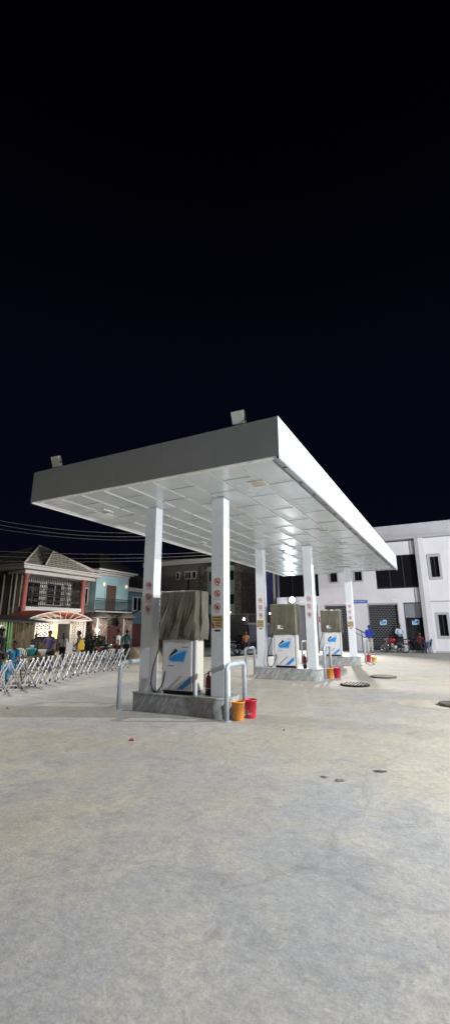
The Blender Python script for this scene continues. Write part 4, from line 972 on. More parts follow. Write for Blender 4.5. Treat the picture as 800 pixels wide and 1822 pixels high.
def person(lab, x, y, rz, h, skin_i=0, shirt=None, trousers=None, pose=None, long_sleeve=False, hair='short', cap=None, shorts=False, extra=None, group=None, z=0, shoe='black', skirt=False):
    P = dict(BASE); P.update(pose or {})
    P = {k: Vector(v) for k, v in P.items()}
    t = thing('person', lab, 'person', (x, y, z), rz, group); s = h / 1.72; t.scale = (s, s, s)
    R = dict(pelvis=(.145, .105), waist=(.125, .09), chest=(.15, .10), collar=(.09, .07), neck=(.055, .055), skull=(.05, .055), sh=.062, el=.042, wr=.028, hip=.085, kn=.058, an=.040)
    nd = {k: (tuple(v), R[k.split('_')[0]]) for k, v in P.items()}
    ed = [('pelvis', 'waist'), ('waist', 'chest'), ('chest', 'collar'), ('collar', 'neck'), ('neck', 'skull')]
    for n in 'rl':
        ed += [('collar', 'sh_' + n), ('sh_' + n, 'el_' + n), ('el_' + n, 'wr_' + n), ('pelvis', 'hip_' + n), ('hip_' + n, 'kn_' + n), ('kn_' + n, 'an_' + n)]
        w_ = P['wr_' + n]; d = (w_ - P['el_' + n]).normalized(); sd = 1 if n == 'l' else -1
        side = d.cross(Vector((sd, 0, 0))); side = Vector((0, -1, 0)) if side.length < .2 else side.normalized()
        palm = w_ + d * .065; nd['palm_' + n] = (tuple(palm), (.024, .036)); ed.append(('wr_' + n, 'palm_' + n))
        a_ = P['an_' + n]; k_ = P['kn_' + n]; fwd = Vector((0, -1, 0))
        if P['kn_' + n].y < -.25 or True:
            sh_dir = (a_ - k_).normalized(); fwd = (Vector((0, -1, 0)) - sh_dir * sh_dir.dot(Vector((0, -1, 0)))).normalized()
        nd['ball_' + n] = (tuple(a_ + fwd * .10 + Vector((0, 0, -.045))), (.036, .03)); nd['toe_' + n] = (tuple(a_ + fwd * .17 + Vector((0, 0, -.055))), (.03, .022)); nd['heel_' + n] = (tuple(a_ - fwd * .03 + Vector((0, 0, -.045))), (.032, .03))
        ed += [('an_' + n, 'ball_' + n), ('ball_' + n, 'toe_' + n), ('an_' + n, 'heel_' + n)]
    roots = ['pelvis']
    cross = {}
    for n in 'rl':
        w_ = P['wr_' + n]; d = (w_ - P['el_' + n]).normalized(); palm = w_ + d * .065
        lat = Vector((0, -1, 0)); lat = (lat - d * lat.dot(d)); lat = lat.normalized() if lat.length > .3 else Vector((0, 0, 1))
        inn = d.cross(lat) * (1 if n == 'l' else -1)
        for f_, (o_, ln) in enumerate(((.030, .062), (.011, .072), (-.010, .068), (-.029, .052))):
            a0 = palm + lat * o_ - d * .005; a1 = a0 + d * ln * .55 + inn * .006; a2 = a1 + d * ln * .4 + inn * .022
            for q, p_ in enumerate((a0, a1, a2)): nd['f%s%d%d' % (n, f_, q)] = (tuple(p_), (.0095, .009, .008)[q])
            ed += [('f%s%d0' % (n, f_), 'f%s%d1' % (n, f_)), ('f%s%d1' % (n, f_), 'f%s%d2' % (n, f_))]; roots.append('f%s%d0' % (n, f_))
        a0 = w_ + d * .03 + lat * .02; a1 = a0 + d * .03 + lat * .028; a2 = a1 + d * .03 + lat * .006 + inn * .012
        for q, p_ in enumerate((a0, a1, a2)): nd['t%s%d' % (n, q)] = (tuple(p_), (.012, .011, .009)[q])
        ed += [('t%s0' % n, 't%s1' % n), ('t%s1' % n, 't%s2' % n)]; roots.append('t%s0' % n)
    vs, fs = skin(nd, ed, roots)
    mb = MB(); mb.add(vs, fs, 0, True)
    # head: shaped ellipsoid with brow, nose, lips, chin, ears, eyes
    hc = P['skull'] + Vector((0, -.015, .055)); tilt = (P['skull'] - P['neck']); hr = Euler((0, 0, 0)).to_matrix()
    if 'look' in (extra or {}): hr = Euler(extra['look']).to_matrix()
    n1, n2 = 22, 16; hv = []
    for j in range(n2 + 1):
        ph = PI * j / n2
        for i in range(n1):
            th = 2 * PI * i / n1; X = math.sin(ph) * math.cos(th); Yv = math.sin(ph) * math.sin(th); Z = math.cos(ph)
            px, py, pz = X * .074, Yv * .095, Z * .118
            if Z < -.2: px *= 1 - .28 * (-Z - .2); py = py * (1 - .12 * (-Z - .2)) - .012 * (-Z)
            front = max(0, -Yv) ** 6
            if abs(X) < .25 and -.35 < Z < .12: py -= .022 * front * (1 - abs(X) / .25) * (1 if Z < -.1 else .5)
            if .0 < Z < .22 and .2 < abs(X) < .6: py += .007 * max(0, -Yv)
            if -.62 < Z < -.42 and abs(X) < .35: py -= .006
            hv.append(hc + hr @ Vector((px, py, pz)))
    hf = [(j * n1 + i, (j + 1) * n1 + i, (j + 1) * n1 + (i + 1) % n1, j * n1 + (i + 1) % n1) for j in range(n2) for i in range(n1)]
    mb.add(hv, hf, 0, True)
    for sx in (-1, 1):
        mb.lathe([(0, -.026), (.018, -.018), (.022, .0), (.018, .02), (0, .028)], mat=Matrix.Translation(hc + hr @ Vector((sx * .076, .012, -.008))) @ Matrix.Scale(.45, 4, (1, 0, 0)), n=8)
        mb.lathe([(0, -.008), (.009, -.004), (.011, 0), (.009, .004), (0, .008)], mat=Matrix.Translation(hc + hr @ Vector((sx * .029, -.083, .012))), n=8, mi=1)
        mb.lathe([(0, -.0045), (.005, 0), (0, .0045)], mat=Matrix.Translation(hc + hr @ Vector((sx * .029, -.0925, .012))), n=8, mi=2)
    mb.lathe([(0, -.005), (.02, -.002), (.022, 0), (.02, .002), (0, .005)], mat=Matrix.Translation(hc + hr @ Vector((0, -.086, -.058))) @ Matrix.Scale(.5, 4, (0, 1, 0)), n=10, mi=3)
    mb.build('body', [SKIN[skin_i], 'sign_white', 'ink', 'brown'], t)
    # hair
    w = MB(); vs = []; a, b = 24, 9
    for j in range(b + 1):
        for i in range(a):
            th = 2 * PI * i / a; low = 1.75 if math.sin(th) > -.25 else 1.05
            ph = low * j / b; k = 1.07 + (.05 if hair == 'full' else 0) + (.16 if hair == 'big' else 0) + .012 * math.sin(i * 2.9 + j * 1.7)
            vs.append(hc + hr @ Vector((math.sin(ph) * math.cos(th) * .076 * k, math.sin(ph) * math.sin(th) * .097 * k + .004, math.cos(ph) * .12 * k)))
    w.add(vs, [(j * a + i, (j + 1) * a + i, (j + 1) * a + (i + 1) % a, j * a + (i + 1) % a) for j in range(b) for i in range(a)], 0, True)
    w.build('hair', HAIR, t)
    if cap:
        w = MB(); vs = []
        for j in range(7):
            for i in range(24): th = 2 * PI * i / 24; ph = 1.42 * j / 6; vs.append(hc + hr @ Vector((math.sin(ph) * math.cos(th) * .09, math.sin(ph) * math.sin(th) * .112, .02 + math.cos(ph) * .122)))
        w.add(vs, [(j * 24 + i, (j + 1) * 24 + i, (j + 1) * 24 + (i + 1) % 24, j * 24 + (i + 1) % 24) for j in range(6) for i in range(24)], 0, True)
        bd = (extra or {}).get('brim', -1)
        w.prism([(-.07, -.02), (.07, -.02), (.075, .05), (.045, .09), (0, .105), (-.045, .09), (-.075, .05)], Matrix.Translation(hc + hr @ Vector((0, .085 * bd, .035))) @ (Matrix.Rotation(PI if bd < 0 else 0, 4, 'Z')) @ Matrix.Rotation(-.15, 4, 'X'), .012)
        w.build('cap', cap, t)
    # shirt
    if shirt:
        k = .020; sn = {}
        pv = P['pelvis']; up = (P['waist'] - P['pelvis'])
        sn['a'] = (tuple(pv - up * .25), (.165, .125)); sn['b'] = (tuple(P['waist']), (.15, .112)); sn['c'] = (tuple(P['chest']), (.168, .118)); sn['d'] = (tuple(P['collar'] + Vector((0, 0, .0))), (.098, .075)); sn['e'] = (tuple(P['neck'].lerp(P['collar'], .55)), (.062, .062))
        e2 = [('a', 'b'), ('b', 'c'), ('c', 'd'), ('d', 'e')]
        for n in 'rl':
            sn['s' + n] = (tuple(P['sh_' + n]), .080); e2.append(('d', 's' + n)); el = P['el_' + n]
            if long_sleeve: sn['m' + n] = (tuple(el), .060); sn['w' + n] = (tuple(P['wr_' + n].lerp(el, .06)), .044); e2 += [('s' + n, 'm' + n), ('m' + n, 'w' + n)]
            else: sn['m' + n] = (tuple(P['sh_' + n].lerp(el, .8)), .066); e2.append(('s' + n, 'm' + n))
        vs, fs = skin(sn, e2, ['a']); w = MB(); w.add(vs, fs, 0, True); w.build('shirt', shirt, t)
    if trousers:
        tn = {'a': (tuple(P['pelvis'] + (P['waist'] - P['pelvis']) * .2), (.155, .118))}; e2 = []
        for n in 'rl':
            tn['h' + n] = (tuple(P['hip_' + n]), .105); e2.append(('a', 'h' + n)); kn = P['kn_' + n]; an = P['an_' + n]
            tn['k' + n] = (tuple(kn), .078); e2.append(('h' + n, 'k' + n))
            if not shorts: tn['n' + n] = (tuple(kn.lerp(an, .93)), .066); e2.append(('k' + n, 'n' + n))
        vs, fs = skin(tn, e2, ['a']); w = MB(); w.add(vs, fs, 0, True); w.build('trousers', trousers, t)
    for n in 'rl':
        a_ = P['an_' + n]; k_ = P['kn_' + n]; sd = (a_ - k_).normalized(); fw = (Vector((0, -1, 0)) - sd * sd.dot(Vector((0, -1, 0)))).normalized()
        sn = {'h': (tuple(a_ - fw * .035 + Vector((0, 0, -.052))), (.04, .034)), 'm': (tuple(a_ + fw * .07 + Vector((0, 0, -.052))), (.045, .034)), 't': (tuple(a_ + fw * .18 + Vector((0, 0, -.058))), (.038, .027))}
        vs, fs = skin(sn, [('h', 'm'), ('m', 't')], ['h']); w = MB(); w.add(vs, fs, 0, True); w.build('shoe', shoe, t)
    return t
def seat_pose(zs=.46, lean=.0, knee=.46):
    return dict(pelvis=(0, 0, zs + .09), waist=(0, lean * .3, zs + .26), chest=(0, lean * .8, zs + .45), collar=(0, lean, zs + .59), neck=(0, lean, zs + .66), skull=(0, lean - .02, zs + .74),
        sh_r=(-.175, lean, zs + .57), sh_l=(.175, lean, zs + .57), el_r=(-.25, lean - .06, zs + .31), el_l=(.25, lean - .06, zs + .31), wr_r=(-.16, -.28, zs + .22), wr_l=(.16, -.28, zs + .22),
        hip_r=(-.10, -.02, zs + .07), hip_l=(.10, -.02, zs + .07), kn_r=(-.14, -.44, zs + .05), kn_l=(.14, -.44, zs + .05), an_r=(-.14, -.42, .09), an_l=(.14, -.42, .09))
C_ = dict(royal=cloth('royal_blue_cloth', (.02, .05, .42)), cream=cloth('cream_trouser_cloth', (.50, .47, .42)), paleb=cloth('pale_blue_shirt', (.55, .66, .80), .05), black=cloth('black_cloth', (.02, .02, .022)),
    wht=cloth('white_tshirt', (.74, .74, .72), .05), teal=cloth('teal_shirt', (.07, .20, .23)), purple=cloth('purple_print_cloth', (.11, .08, .22), .35, 30), sky=cloth('bright_blue_shirt', (.06, .33, .62), .1),
    jean=cloth('denim', (.05, .07, .16)), dkred=cloth('dark_red_shirt', (.12, .015, .02)), orange=cloth('orange_brown_shirt', (.42, .16, .06)), grey=cloth('grey_stripe', (.22, .22, .24), .4, 12), white_pants=cloth('off_white_trousers', (.48, .45, .42)))
# right-hand side
bp = person('man in blue seen from behind with a blue backpack and cream trousers', -2.72, 23.35, PI - .2, 1.76, 1, C_['royal'], C_['cream'],
    dict(el_r=(-.23, -.08, 1.13), wr_r=(-.13, -.27, 1.16), el_l=(.23, -.08, 1.13), wr_l=(.13, -.27, 1.16)), True, shoe='sign_white', cap=C_['royal'])
t = thing('backpack', 'large royal blue backpack worn by the man in cream trousers', 'backpack', (-2.78, 23.14, 1.03), -.2)
w = MB(); pf = [(0, 0), (.13, .0), (.17, .05), (.175, .3), (.15, .42), (.09, .47), (0, .48)]
w.lathe(pf, n=20, mat=Matrix.Scale(.62, 4, (0, 1, 0)) @ Matrix.Translation((0, -.06, 0))); w.build('bag', C_['royal'], t)
w = MB(); w.lathe([(0, .03), (.09, .04), (.11, .08), (.11, .2), (.08, .24), (0, .25)], n=16, mat=Matrix.Scale(.5, 4, (0, 1, 0)) @ Matrix.Translation((0, -.24, 0))); w.build('pocket', C_['royal'], t)
w = MB()
for s in (-1, 1): w.tube([(s * .10, .04, .42), (s * .12, .17, .46), (s * .13, .26, .30), (s * .13, .12, .08)], .018, 6)
w.build('strap', 'black', t)
person('man in a pale blue shirt standing behind the red motorcycle', -1.22, 26.45, .1, 1.86, 1, C_['paleb'], C_['black'], dict(el_r=(-.25, -.02, 1.13), wr_r=(-.08, -.24, 1.10), el_l=(.25, -.02, 1.13), wr_l=(.10, -.25, 1.08)), True, extra=dict(look=(.2, 0, .2)))
person('seated person in dark red in front of the dark entrance', .0, 26.3, .5, 1.66, 1, C_['dkred'], C_['black'], seat_pose(.44, -.02))
def plastic_chair(name, lab, x, y, rz, mat, group=None):
    t = thing(name, lab, 'chair', (x, y, 0), rz, group)
    w = MB(); w.obox(Matrix.Translation((0, 0, .43)) @ Matrix.Rotation(-.04, 4, 'X'), .44, .42, .02); w.build('seat', mat, t, bevel=.01)
    for sx in (-1, 1):
        for sy in (-1, 1): w = MB(); w.tube([(sx * .19, sy * .18, .43), (sx * .235, sy * .235, 0)], [.024, .018], 6); w.build('leg', mat, t)
        w = MB(); w.tube([(sx * .22, -.20, .43), (sx * .25, -.20, .64), (sx * .25, .0, .66), (sx * .23, .22, .64)], .017, 6); w.build('armrest', mat, t)
    w = MB(); w.tube([(-.2, .2, .43), (-.215, .26, .7), (-.15, .30, .84), (0, .31, .87), (.15, .30, .84), (.215, .26, .7), (.2, .2, .43)], .02, 6)
    for k in range(-2, 3): w.tube([(k * .062, .2, .44), (k * .062, .27, .68), (k * .055, .302, .85)], .014, 5)
    w.tube([(-.2, .235, .58), (.2, .235, .58)], .014, 5); w.build('backrest', mat, t)
    return t
plastic_chair('plastic_chair', 'empty blue plastic chair at the foot of the building pillar', .42, 26.0, -PI / 2 + .25, 'blue_p')
plastic_chair('plastic_chair', 'black stool chair under the seated person in dark red', -.02, 26.32, .5, 'black')

# left-hand side, behind the barrier
person('young man in a white T-shirt walking behind the barrier end', -12.02, 10.28, -1.15, 1.58, 0, C_['wht'], C_['black'], dict(el_r=(-.22, -.03, 1.15), wr_r=(-.2, -.26, 1.08), el_l=(.23, .1, 1.14), wr_l=(.24, .05, .90), kn_r=(-.1, -.12, .5), an_r=(-.1, -.08, .1), an_l=(.1, .18, .12), kn_l=(.1, .03, .48)))
person('person in a teal shirt and dark trousers behind the youth in white', -12.6, 11.6, PI + .3, 1.56, 1, C_['teal'], C_['black'], None, False, 'full')
person('standing person in purple print clothes and a red cap behind the barrier', -12.4, 6.6, .5, 1.56, 1, C_['purple'], C_['jean'], dict(el_r=(-.27, -.02, 1.13), wr_r=(-.30, -.22, 1.02), el_l=(.25, .0, 1.13), wr_l=(.24, -.16, .96)), False, cap=C_['dkred'])
person('person in a white T-shirt partly hidden behind the red-capped one', -14.6, 9.35, .3, 1.42, 1, C_['wht'], C_['black'])
pb = person('person in a striped top carrying a yellow bag behind the barrier', -12.84, 8.61, -.6, 1.52, 1, C_['grey'], C_['white_pants'], dict(el_l=(.25, .0, 1.14), wr_l=(.2, -.17, 1.05)), False, 'big')
t = thing('shoulder_bag', 'bright yellow bag on the side of the person in the striped top', 'bag', (-12.53, 8.46, .74), .2)
w = MB(); w.add([(-.13, -.05, 0), (.13, -.05, 0), (.13, .05, 0), (-.13, .05, 0), (-.16, -.04, .2), (.16, -.04, .2), (.16, .04, .2), (-.16, .04, .2), (-.06, -.02, .42), (.05, -.02, .42), (.05, .02, .42), (-.06, .02, .42)],
    [(0, 3, 2, 1), (0, 1, 5, 4), (1, 2, 6, 5), (2, 3, 7, 6), (3, 0, 4, 7), (4, 5, 9, 8), (5, 6, 10, 9), (6, 7, 11, 10), (7, 4, 8, 11), (8, 9, 10, 11)]); w.build('bag', 'yellow', t, bevel=.02)
w = MB(); w.tube([(-.05, 0, .4), (-.02, .02, .58), (.04, 0, .4)], .012, 6); w.build('strap', 'yellow', t)
person('seated man in a bright blue shirt resting behind the near end of the barrier', -10.55, 3.55, .35, 1.62, 2, C_['sky'], C_['sky'], dict(seat_pose(.46, .03), wr_r=(-.13, -.09, .93), el_r=(-.27, -.12, .74)), False, 'full')
person('person in a white cap cut off by the left edge of the photo', -10.08, 2.72, -.9, 1.74, 1, C_['black'], C_['black'], None, False, cap='sign_white')
person('person in orange brown beside the dark parked tricycle', -9.35, 18.9, .4, 1.42, 1, C_['orange'], C_['black'], None, False)
plastic_chair('plastic_chair', 'black plastic chair the man in bright blue sits on', -10.57, 3.58, .35, 'black')
plastic_chair('plastic_chair', 'left one of the two empty white plastic chairs in front of the kiosk', -13.7, 6.15, .6, 'white_plastic', 'white plastic chairs by the kiosk')
plastic_chair('plastic_chair', 'right one of the two empty white plastic chairs in front of the kiosk', -13.75, 6.62, .35, 'white_plastic', 'white plastic chairs by the kiosk')

person('person in dark brown clothes behind the red-capped one', -14.9, 8.0, .9, 1.42, 2, C_['grey'], C_['black'], None, False)
person('person in black at the far left between the cap wearer and the kiosk', -12.2, 4.35, -.5, 1.40, 1, C_['black'], C_['jean'], None, False, 'full')
# food table and what stands on it
t = thing('food_table', 'dark low table with pots behind the barrier', 'table', (-12.35, 5.85, 0), 1.1)
w = MB(); w.box(-.85, -.28, .60, .85, .28, .64); w.build('table_top', 'oldwood', t)
for sx in (-1, 1):
    for sy in (-1, 1): w = MB(); w.box(sx * .78 - .03, sy * .22 - .03, 0, sx * .78 + .03, sy * .22 + .03, .599); w.build('leg', 'oldwood', t)
def pot(name, lab, cat, x, y, z, r, h, mat, lid=None, group=None):
    t = thing(name, lab, cat, (x, y, z), 0, group)
    w = MB(); w.lathe([(0, 0), (r * .8, 0), (r, h * .9), (r * 1.06, h), (r * .95, h), (r * .75, .02), (0, .02)], n=20); w.build('body', mat, t)
    w = MB()
    if lid: w.lathe([(r * 1.08, h + .002), (r, h + .02), (r * .3, h + .045), (0, h + .05)], n=20); w.build('lid', lid, t)
ta = Vector((math.cos(1.1), math.sin(1.1)))
def tb(k): return (-12.35 + ta.x * k, 5.85 + ta.y * k)
pot('food_tub', 'large teal plastic tub with a white bowl on its lid, on the low table', 'tub', *tb(-.1), .641, .17, .26, 'teal_p', 'teal_p')
pot('bowl', 'small white bowl on top of the teal tub', 'bowl', *tb(-.1), .945, .08, .09, 'sign_white')
pot('food_tub', 'cream plastic tub right of the teal one', 'tub', *tb(.3), .641, .15, .22, 'white_plastic')
pot('cooking_pot', 'dark cooking pot at the right end of the low table', 'pot', *tb(.66), .641, .14, .2, 'steel_dark', 'steel_dark')
t = thing('display_case', 'lit wooden food display case with a wide tray on top', 'display case', (-14.8, 8.4, 0), 1.1)
w = MB(); w.box(-.32, -.22, 0, .32, .22, .7); w.box(-.32, .19, .7, .32, .22, 1.22); w.box(-.32, -.22, 1.2, .32, .22, 1.23); w.build('body', 'oldwood', t)
w = MB(); w.box(-.30, -.20, .72, .30, .18, 1.05); w.build('food_tray', 'sand', t)
w = MB(); w.lathe([(0, 1.24), (.42, 1.24), (.46, 1.28), (.42, 1.28), (0, 1.25)], n=24); w.build('tray', 'steel_dark', t)
t = thing('notice_board', 'pale pink blank board on thin legs beside the red-capped person', 'board', (-12.75, 8.0, 0), .9)
w = MB(); w.box(-.14, -.01, .62, .14, .01, 1.08); w.build('board', 'sign_white', t, bevel=.004)
for s in (-1, 1): w = MB(); w.tube([(s * .1, .012, 1.0), (s * .14, .03, 0)], .012, 5); w.build('leg', 'steel_dark', t)

# ------------------------------------------------------------------ motorcycles and tricycle
def motorcycle(lab, x, y, rz, tank, group):
    t = thing('motorcycle', lab, 'motorcycle', (x, y, 0), rz, group); R = .305; wb = 1.30   # front towards -x
    for cx in (-wb / 2, wb / 2):
        mt = Matrix.Translation((cx, 0, R)) @ Matrix.Rotation(PI / 2, 4, 'X')
        w = MB(); w.lathe([(R - .065, -.03), (R - .03, -.042), (R, 0), (R - .03, .042), (R - .065, .03), (R - .065, -.03)], n=32, mat=mt); wh = w.build('wheel', 'black', t)
        w = MB(); w.lathe([(R - .085, -.022), (R - .064, -.028), (R - .064, .028), (R - .085, .022), (R - .085, -.022)], n=32, mat=mt); w.lathe([(0, -.05), (.045, -.05), (.045, .05), (0, .05)], n=12, mat=mt)
        for k in range(10): a = 2 * PI * k / 10; w.tube([(cx + .03 * math.cos(a), 0, R + .03 * math.sin(a)), (cx + (R - .07) * math.cos(a), 0, R + (R - .07) * math.sin(a))], .008, 4)
        w.build('rim', 'chrome', wh)
        w = MB(); vs = []; a0, a1 = (.35, 2.5) if cx < 0 else (.5, 2.9)
        for k in range(13):
            a = a0 + (a1 - a0) * k / 12; rr = R + .035
            for q in (-.055, 0, .055): vs.append((cx + rr * math.cos(a), q, R + rr * math.sin(a) - abs(q) * .3))
        w.add(vs, [(3 * k + j, 3 * k + j + 1, 3 * k + j + 4, 3 * k + j + 3) for k in range(12) for j in range(2)], 0, True); o = w.build('mudguard', 'chrome', t); s_ = o.modifiers.new('s', 'SOLIDIFY'); s_.thickness = .006
    w = MB()
    for s in (-.06, .06): w.tube([(-wb / 2, s, R), (-.44, s, .80), (-.40, s, .95)], .02, 8); w.tube([(wb / 2, s * 1.3, R + .02), (.38, s * 1.3, .68)], .024, 8)
    w.build('fork', 'chrome', t)
    w = MB(); w.tube([(-.42, 0, .82), (-.30, 0, .50), (-.20, 0, .30), (.15, 0, .28), (.25, 0, .42), (.2, 0, .68), (-.42, 0, .82)], .02, 7); w.tube([(.2, 0, .68), (.75, 0, .72)], .02, 6)
    for s in (-.05, .05): w.tube([(.15, s, .30), (.65, s, R)], .02, 6)
    w.build('frame', 'steel_dark', t)
    w = MB(); w.lathe([(0, -.27), (.07, -.25), (.115, -.13), (.125, 0), (.115, .12), (.08, .22), (0, .26)], n=18, mat=Matrix.Translation((-.16, 0, .80)) @ Matrix.Rotation(PI / 2 - .12, 4, 'Y') @ Matrix.Scale(1.05, 4, (1, 0, 0))); w.build('fuel_tank', tank, t)
    w = MB(); w.add([(.05, -.11, .78), (.05, .11, .78), (.05, .10, .86), (.05, -.10, .86), (.40, -.13, .78), (.40, .13, .78), (.40, .12, .85), (.40, -.12, .85), (.80, -.10, .82), (.80, .10, .82), (.78, .09, .90), (.78, -.09, .90)],
        [(0, 1, 2, 3), (0, 4, 5, 1), (3, 2, 6, 7), (0, 3, 7, 4), (1, 5, 6, 2), (4, 8, 9, 5), (7, 6, 10, 11), (4, 7, 11, 8), (5, 9, 10, 6), (8, 11, 10, 9)]); w.build('seat', 'black', t, bevel=.02)
    w = MB(); w.box(.12, -.09, .50, .42, .09, .70); w.build('side_cover', 'steel_dark', t, bevel=.03)
    w = MB(); w.lathe([(0, -.12), (.13, -.12), (.15, -.06), (.15, .06), (.13, .12), (0, .12)], n=18, mat=Matrix.Translation((.02, 0, .36)) @ Matrix.Rotation(PI / 2, 4, 'X')); w.box(-.2, -.07, .34, -.04, .07, .60)
    for k in range(5): w.box(-.22, -.09, .40 + k * .04, -.02, .09, .41 + k * .04)
    w.build('engine', 'enginegrey', t)
    w = MB(); w.tube([(-.16, -.08, .40), (-.2, -.13, .25), (.1, -.14, .22), (.35, -.15, .27)], .02, 8); w.tube([(.3, -.15, .26), (.85, -.16, .36)], [.035, .045], 10); w.build('exhaust', 'chrome', t)
    w = MB(); w.tube([(-.28, -.36, 1.0), (-.36, -.22, 1.04), (-.41, -.05, .97), (-.41, .05, .97), (-.36, .22, 1.04), (-.28, .36, 1.0)], .013, 7)
    for s in (-1, 1): w.tube([(-.27, s * .37, 1.0), (-.31, s * .27, 1.02)], .02, 7, 1); w.tube([(-.36, s * .22, 1.04), (-.34, s * .27, 1.2)], .006, 5, 1); w.lathe([(0, -.01), (.05, -.008), (.05, .008), (0, .01)], n=12, mat=Matrix.Translation((-.34, s * .3, 1.22)) @ Matrix.Rotation(PI / 2, 4, 'Y'), mi=1)
    w.build('handlebar', ['chrome', 'black'], t)
    w = MB(); w.lathe([(0, -.09), (.09, -.07), (.095, -.05), (.07, .03), (0, .06)], n=18, mat=Matrix.Translation((-.52, 0, .86)) @ Matrix.Rotation(PI / 2, 4, 'Y')); w.build('headlight', 'chrome', t)
    w = MB(); w.box(.84, -.06, .72, .92, .06, .80); w.build('tail_light', 'red', t, bevel=.01)
    w = MB(); w.tube([(.05, .08, .22), (.16, .26, .0)], .012, 6); w.build('kickstand', 'steel_dark', t)
    w = MB(); w.box(.70, -.14, .80, 1.0, .14, .82); w.build('rack', 'chrome', t)
    return t
mc = motorcycle('red motorcycle parked in front of the right roller shutter', -1.52, 25.45, .04, 'tankred', 'parked motorcycles')
m2 = motorcycle('dark motorcycle parked in the unlit street, left of the tricycle', -10.5, 18.7, .9, 'tankdark', 'parked motorcycles')
m3 = motorcycle('dark motorcycle beside the youth in white behind the barrier end', -12.4, 9.85, -1.2, 'tankdark', 'parked motorcycles')
t = thing('parked_tricycle', 'dark three-wheeled taxi parked in the unlit street between the near and middle islands', 'tricycle', (-9.95, 19.35, 0), -.45)
w = MB(); P = [(-.28, .0), (.28, .0), (.55, .15), (.62, .5), (.60, .95), (.50, 1.55), (.42, 1.66), (-.42, 1.66), (-.50, 1.55), (-.60, .95), (-.62, .5), (-.55, .15)]
w.prism([(x, z + .28) for x, z in P if z > -.1], Matrix(((1, 0, 0, 0), (0, 0, 1, .25), (0, 1, 0, 0), (0, 0, 0, 1))), 1.9)
w.add([(-.3, -.35, .35), (.3, -.35, .35), (.45, -.25, .95), (-.45, -.25, .95), (-.55, .249, .35), (.55, .249, .35), (.6, .249, 1.1), (-.6, .249, 1.1)], [(0, 1, 2, 3), (0, 4, 5, 1), (1, 5, 6, 2), (3, 2, 6, 7), (0, 3, 7, 4)])
w.build('body', 'navy', t, bevel=.03)
w = MB(); w.prism([(-.50, 1.2), (.50, 1.2), (.43, 1.76), (-.43, 1.76)], Matrix(((1, 0, 0, 0), (0, 0, 1, .225), (0, 1, 0, 0), (0, 0, 0, 1))), .02); w.build('windscreen', 'black', t)
for s in (-1, 1):
    w = MB(); w.lathe([(0, -.03), (.07, -.02), (.075, .02), (0, .03)], n=14, mat=Matrix.Translation((s * .50, .18, .98)) @ Matrix.Rotation(PI / 2, 4, 'X')); w.build('headlight', 'chrome', t)
    w = MB(); w.lathe([(.14, -.05), (.22, -.05), (.24, 0), (.22, .05), (.14, .05), (.14, -.05)], n=20, mat=Matrix.Translation((s * .52, 1.75, .24)) @ Matrix.Rotation(PI / 2, 4, 'Y')); w.lathe([(0, -.03), (.14, -.03), (.14, .03), (0, .03)], n=14, mat=Matrix.Translation((s * .52, 1.75, .24)) @ Matrix.Rotation(PI / 2, 4, 'Y'), mi=1); w.build('wheel', ['black', 'enginegrey'], t)
w = MB(); w.lathe([(.13, -.04), (.2, -.04), (.22, 0), (.2, .04), (.13, .04), (.13, -.04)], n=20, mat=Matrix.Translation((0, -.25, .22)) @ Matrix.Rotation(PI / 2, 4, 'Y')); w.build('wheel', 'black', t)
w = MB(); w.tube([(-.42, .2, 1.86), (.42, .2, 1.86)], .02, 6); w.box(-.35, -.36, .60, .35, -.33, .64); w.build('bright_trim', 'chrome', t)

# ------------------------------------------------------------------ light, sky, camera
def spot(x, y, z, tx, ty, tz, P, col, r=.12, ang=150, blend=.4):
    l = bpy.data.lights.new('spot_beam', 'SPOT'); l.energy = P; l.color = col; l.shadow_soft_size = r
    l.spot_size = math.radians(ang); l.spot_blend = blend
    o = bpy.data.objects.new('spot_beam', l); COL.objects.link(o); o.location = (x, y, z)
    o.rotation_euler = (Vector((tx, ty, tz)) - Vector((x, y, z))).to_track_quat('-Z', 'Y').to_euler(); return o
spot(8.5, -.15, 4.25, -3, 4, 1.5, 5000, (.90, .96, 1.0), .10)                 # yard floodlight on the right, level with the soffit
spot(14, 9, 9.0, -3, 10, 0, 16500, (.95, .97, 1.0), .2)                       # tall mast right of the forecourt
spot(-15, 1.0, 8.2, -4, -1, 0, 4600, (1, .96, .90), .35, 140)                   # fill light added to brighten the left ground, no lamp known there
spot(-5, YB - .8, 8.6, -14, 8, 0, 10500, (1, .96, .90), .2, 130)                  # spot added near the parapet to brighten houses, barrier and left ground
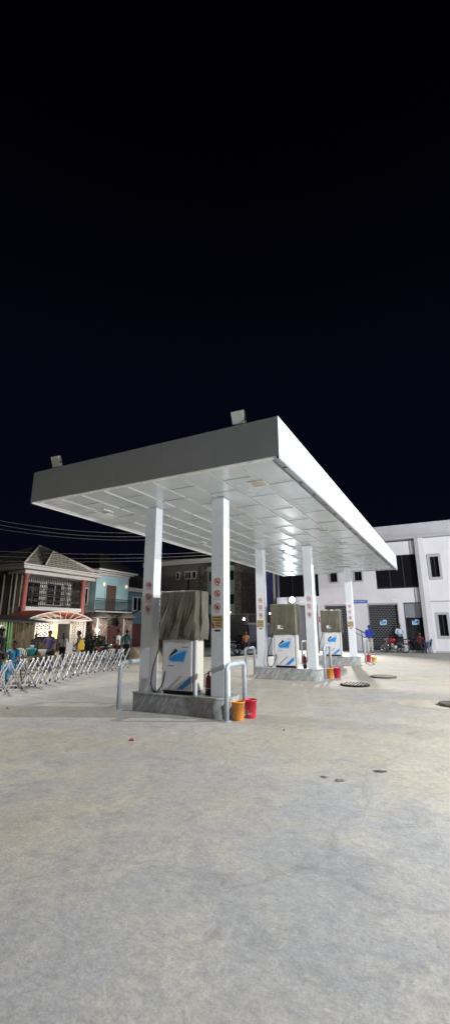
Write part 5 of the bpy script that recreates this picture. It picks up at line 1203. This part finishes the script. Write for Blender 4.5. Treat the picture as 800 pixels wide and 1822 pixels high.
spot(-10.9, 27.0, 7.2, -27, 47, 9, 5200, (1, .96, .88), .2, 80, .6)            # light added by the utility pole to brighten the apartment block
spot(-8.85, YB - .45, 3.72, -4, 8, 3.4, 2200, (.70, .86, 1.0), .1, 160)        # the lit floodlight on the building face
w_ = bpy.data.worlds.new('World'); scn.world = w_; w_.use_nodes = True; nt = w_.node_tree; bg = nt.nodes['Background']
tc = N(nt, 'ShaderNodeTexCoord'); sp = N(nt, 'ShaderNodeSeparateXYZ'); L(nt, tc.outputs['Generated'], sp.inputs[0])
rp = N(nt, 'ShaderNodeValToRGB'); e = rp.color_ramp.elements
e[0].position = 0; e[0].color = (.0022, .0026, .0075, 1); e[1].position = .86; e[1].color = (.0003, .0003, .0008, 1)
m_ = rp.color_ramp.elements.new(.55); m_.color = (.0011, .0014, .0048, 1)
L(nt, sp.outputs[2], rp.inputs[0]); L(nt, rp.outputs[0], bg.inputs[0]); bg.inputs[1].default_value = 1

cam = bpy.data.cameras.new('camera'); co = bpy.data.objects.new('camera', cam); COL.objects.link(co); scn.camera = co
yaw, pitch, roll = -.4763, .2606, -.0036
cy_, sy_, cp_, sp_ = math.cos(yaw), math.sin(yaw), math.cos(pitch), math.sin(pitch)
fw = Vector((sy_ * cp_, cy_ * cp_, sp_)); r0 = Vector((cy_, -sy_, 0)); u0 = r0.cross(fw)
r2 = r0 * math.cos(roll) + u0 * math.sin(roll); u2 = -r0 * math.sin(roll) + u0 * math.cos(roll)
mw = Matrix((r2, u2, -fw)).transposed().to_4x4(); mw.translation = (2.2466, -6.3139, 1.7); co.matrix_world = mw
cam.sensor_fit = 'VERTICAL'; cam.sensor_height = 36; cam.lens = 766.34 / 1822 * 36; cam.clip_end = 600; cam.clip_start = .05
vs_ = scn.view_settings; vs_.view_transform = 'Standard'; vs_.look = 'None'; vs_.exposure = 0; vs_.gamma = 1
scn.cycles.max_bounces = 6; scn.cycles.diffuse_bounces = 4; scn.cycles.sample_clamp_indirect = 6; scn.cycles.use_denoising = True
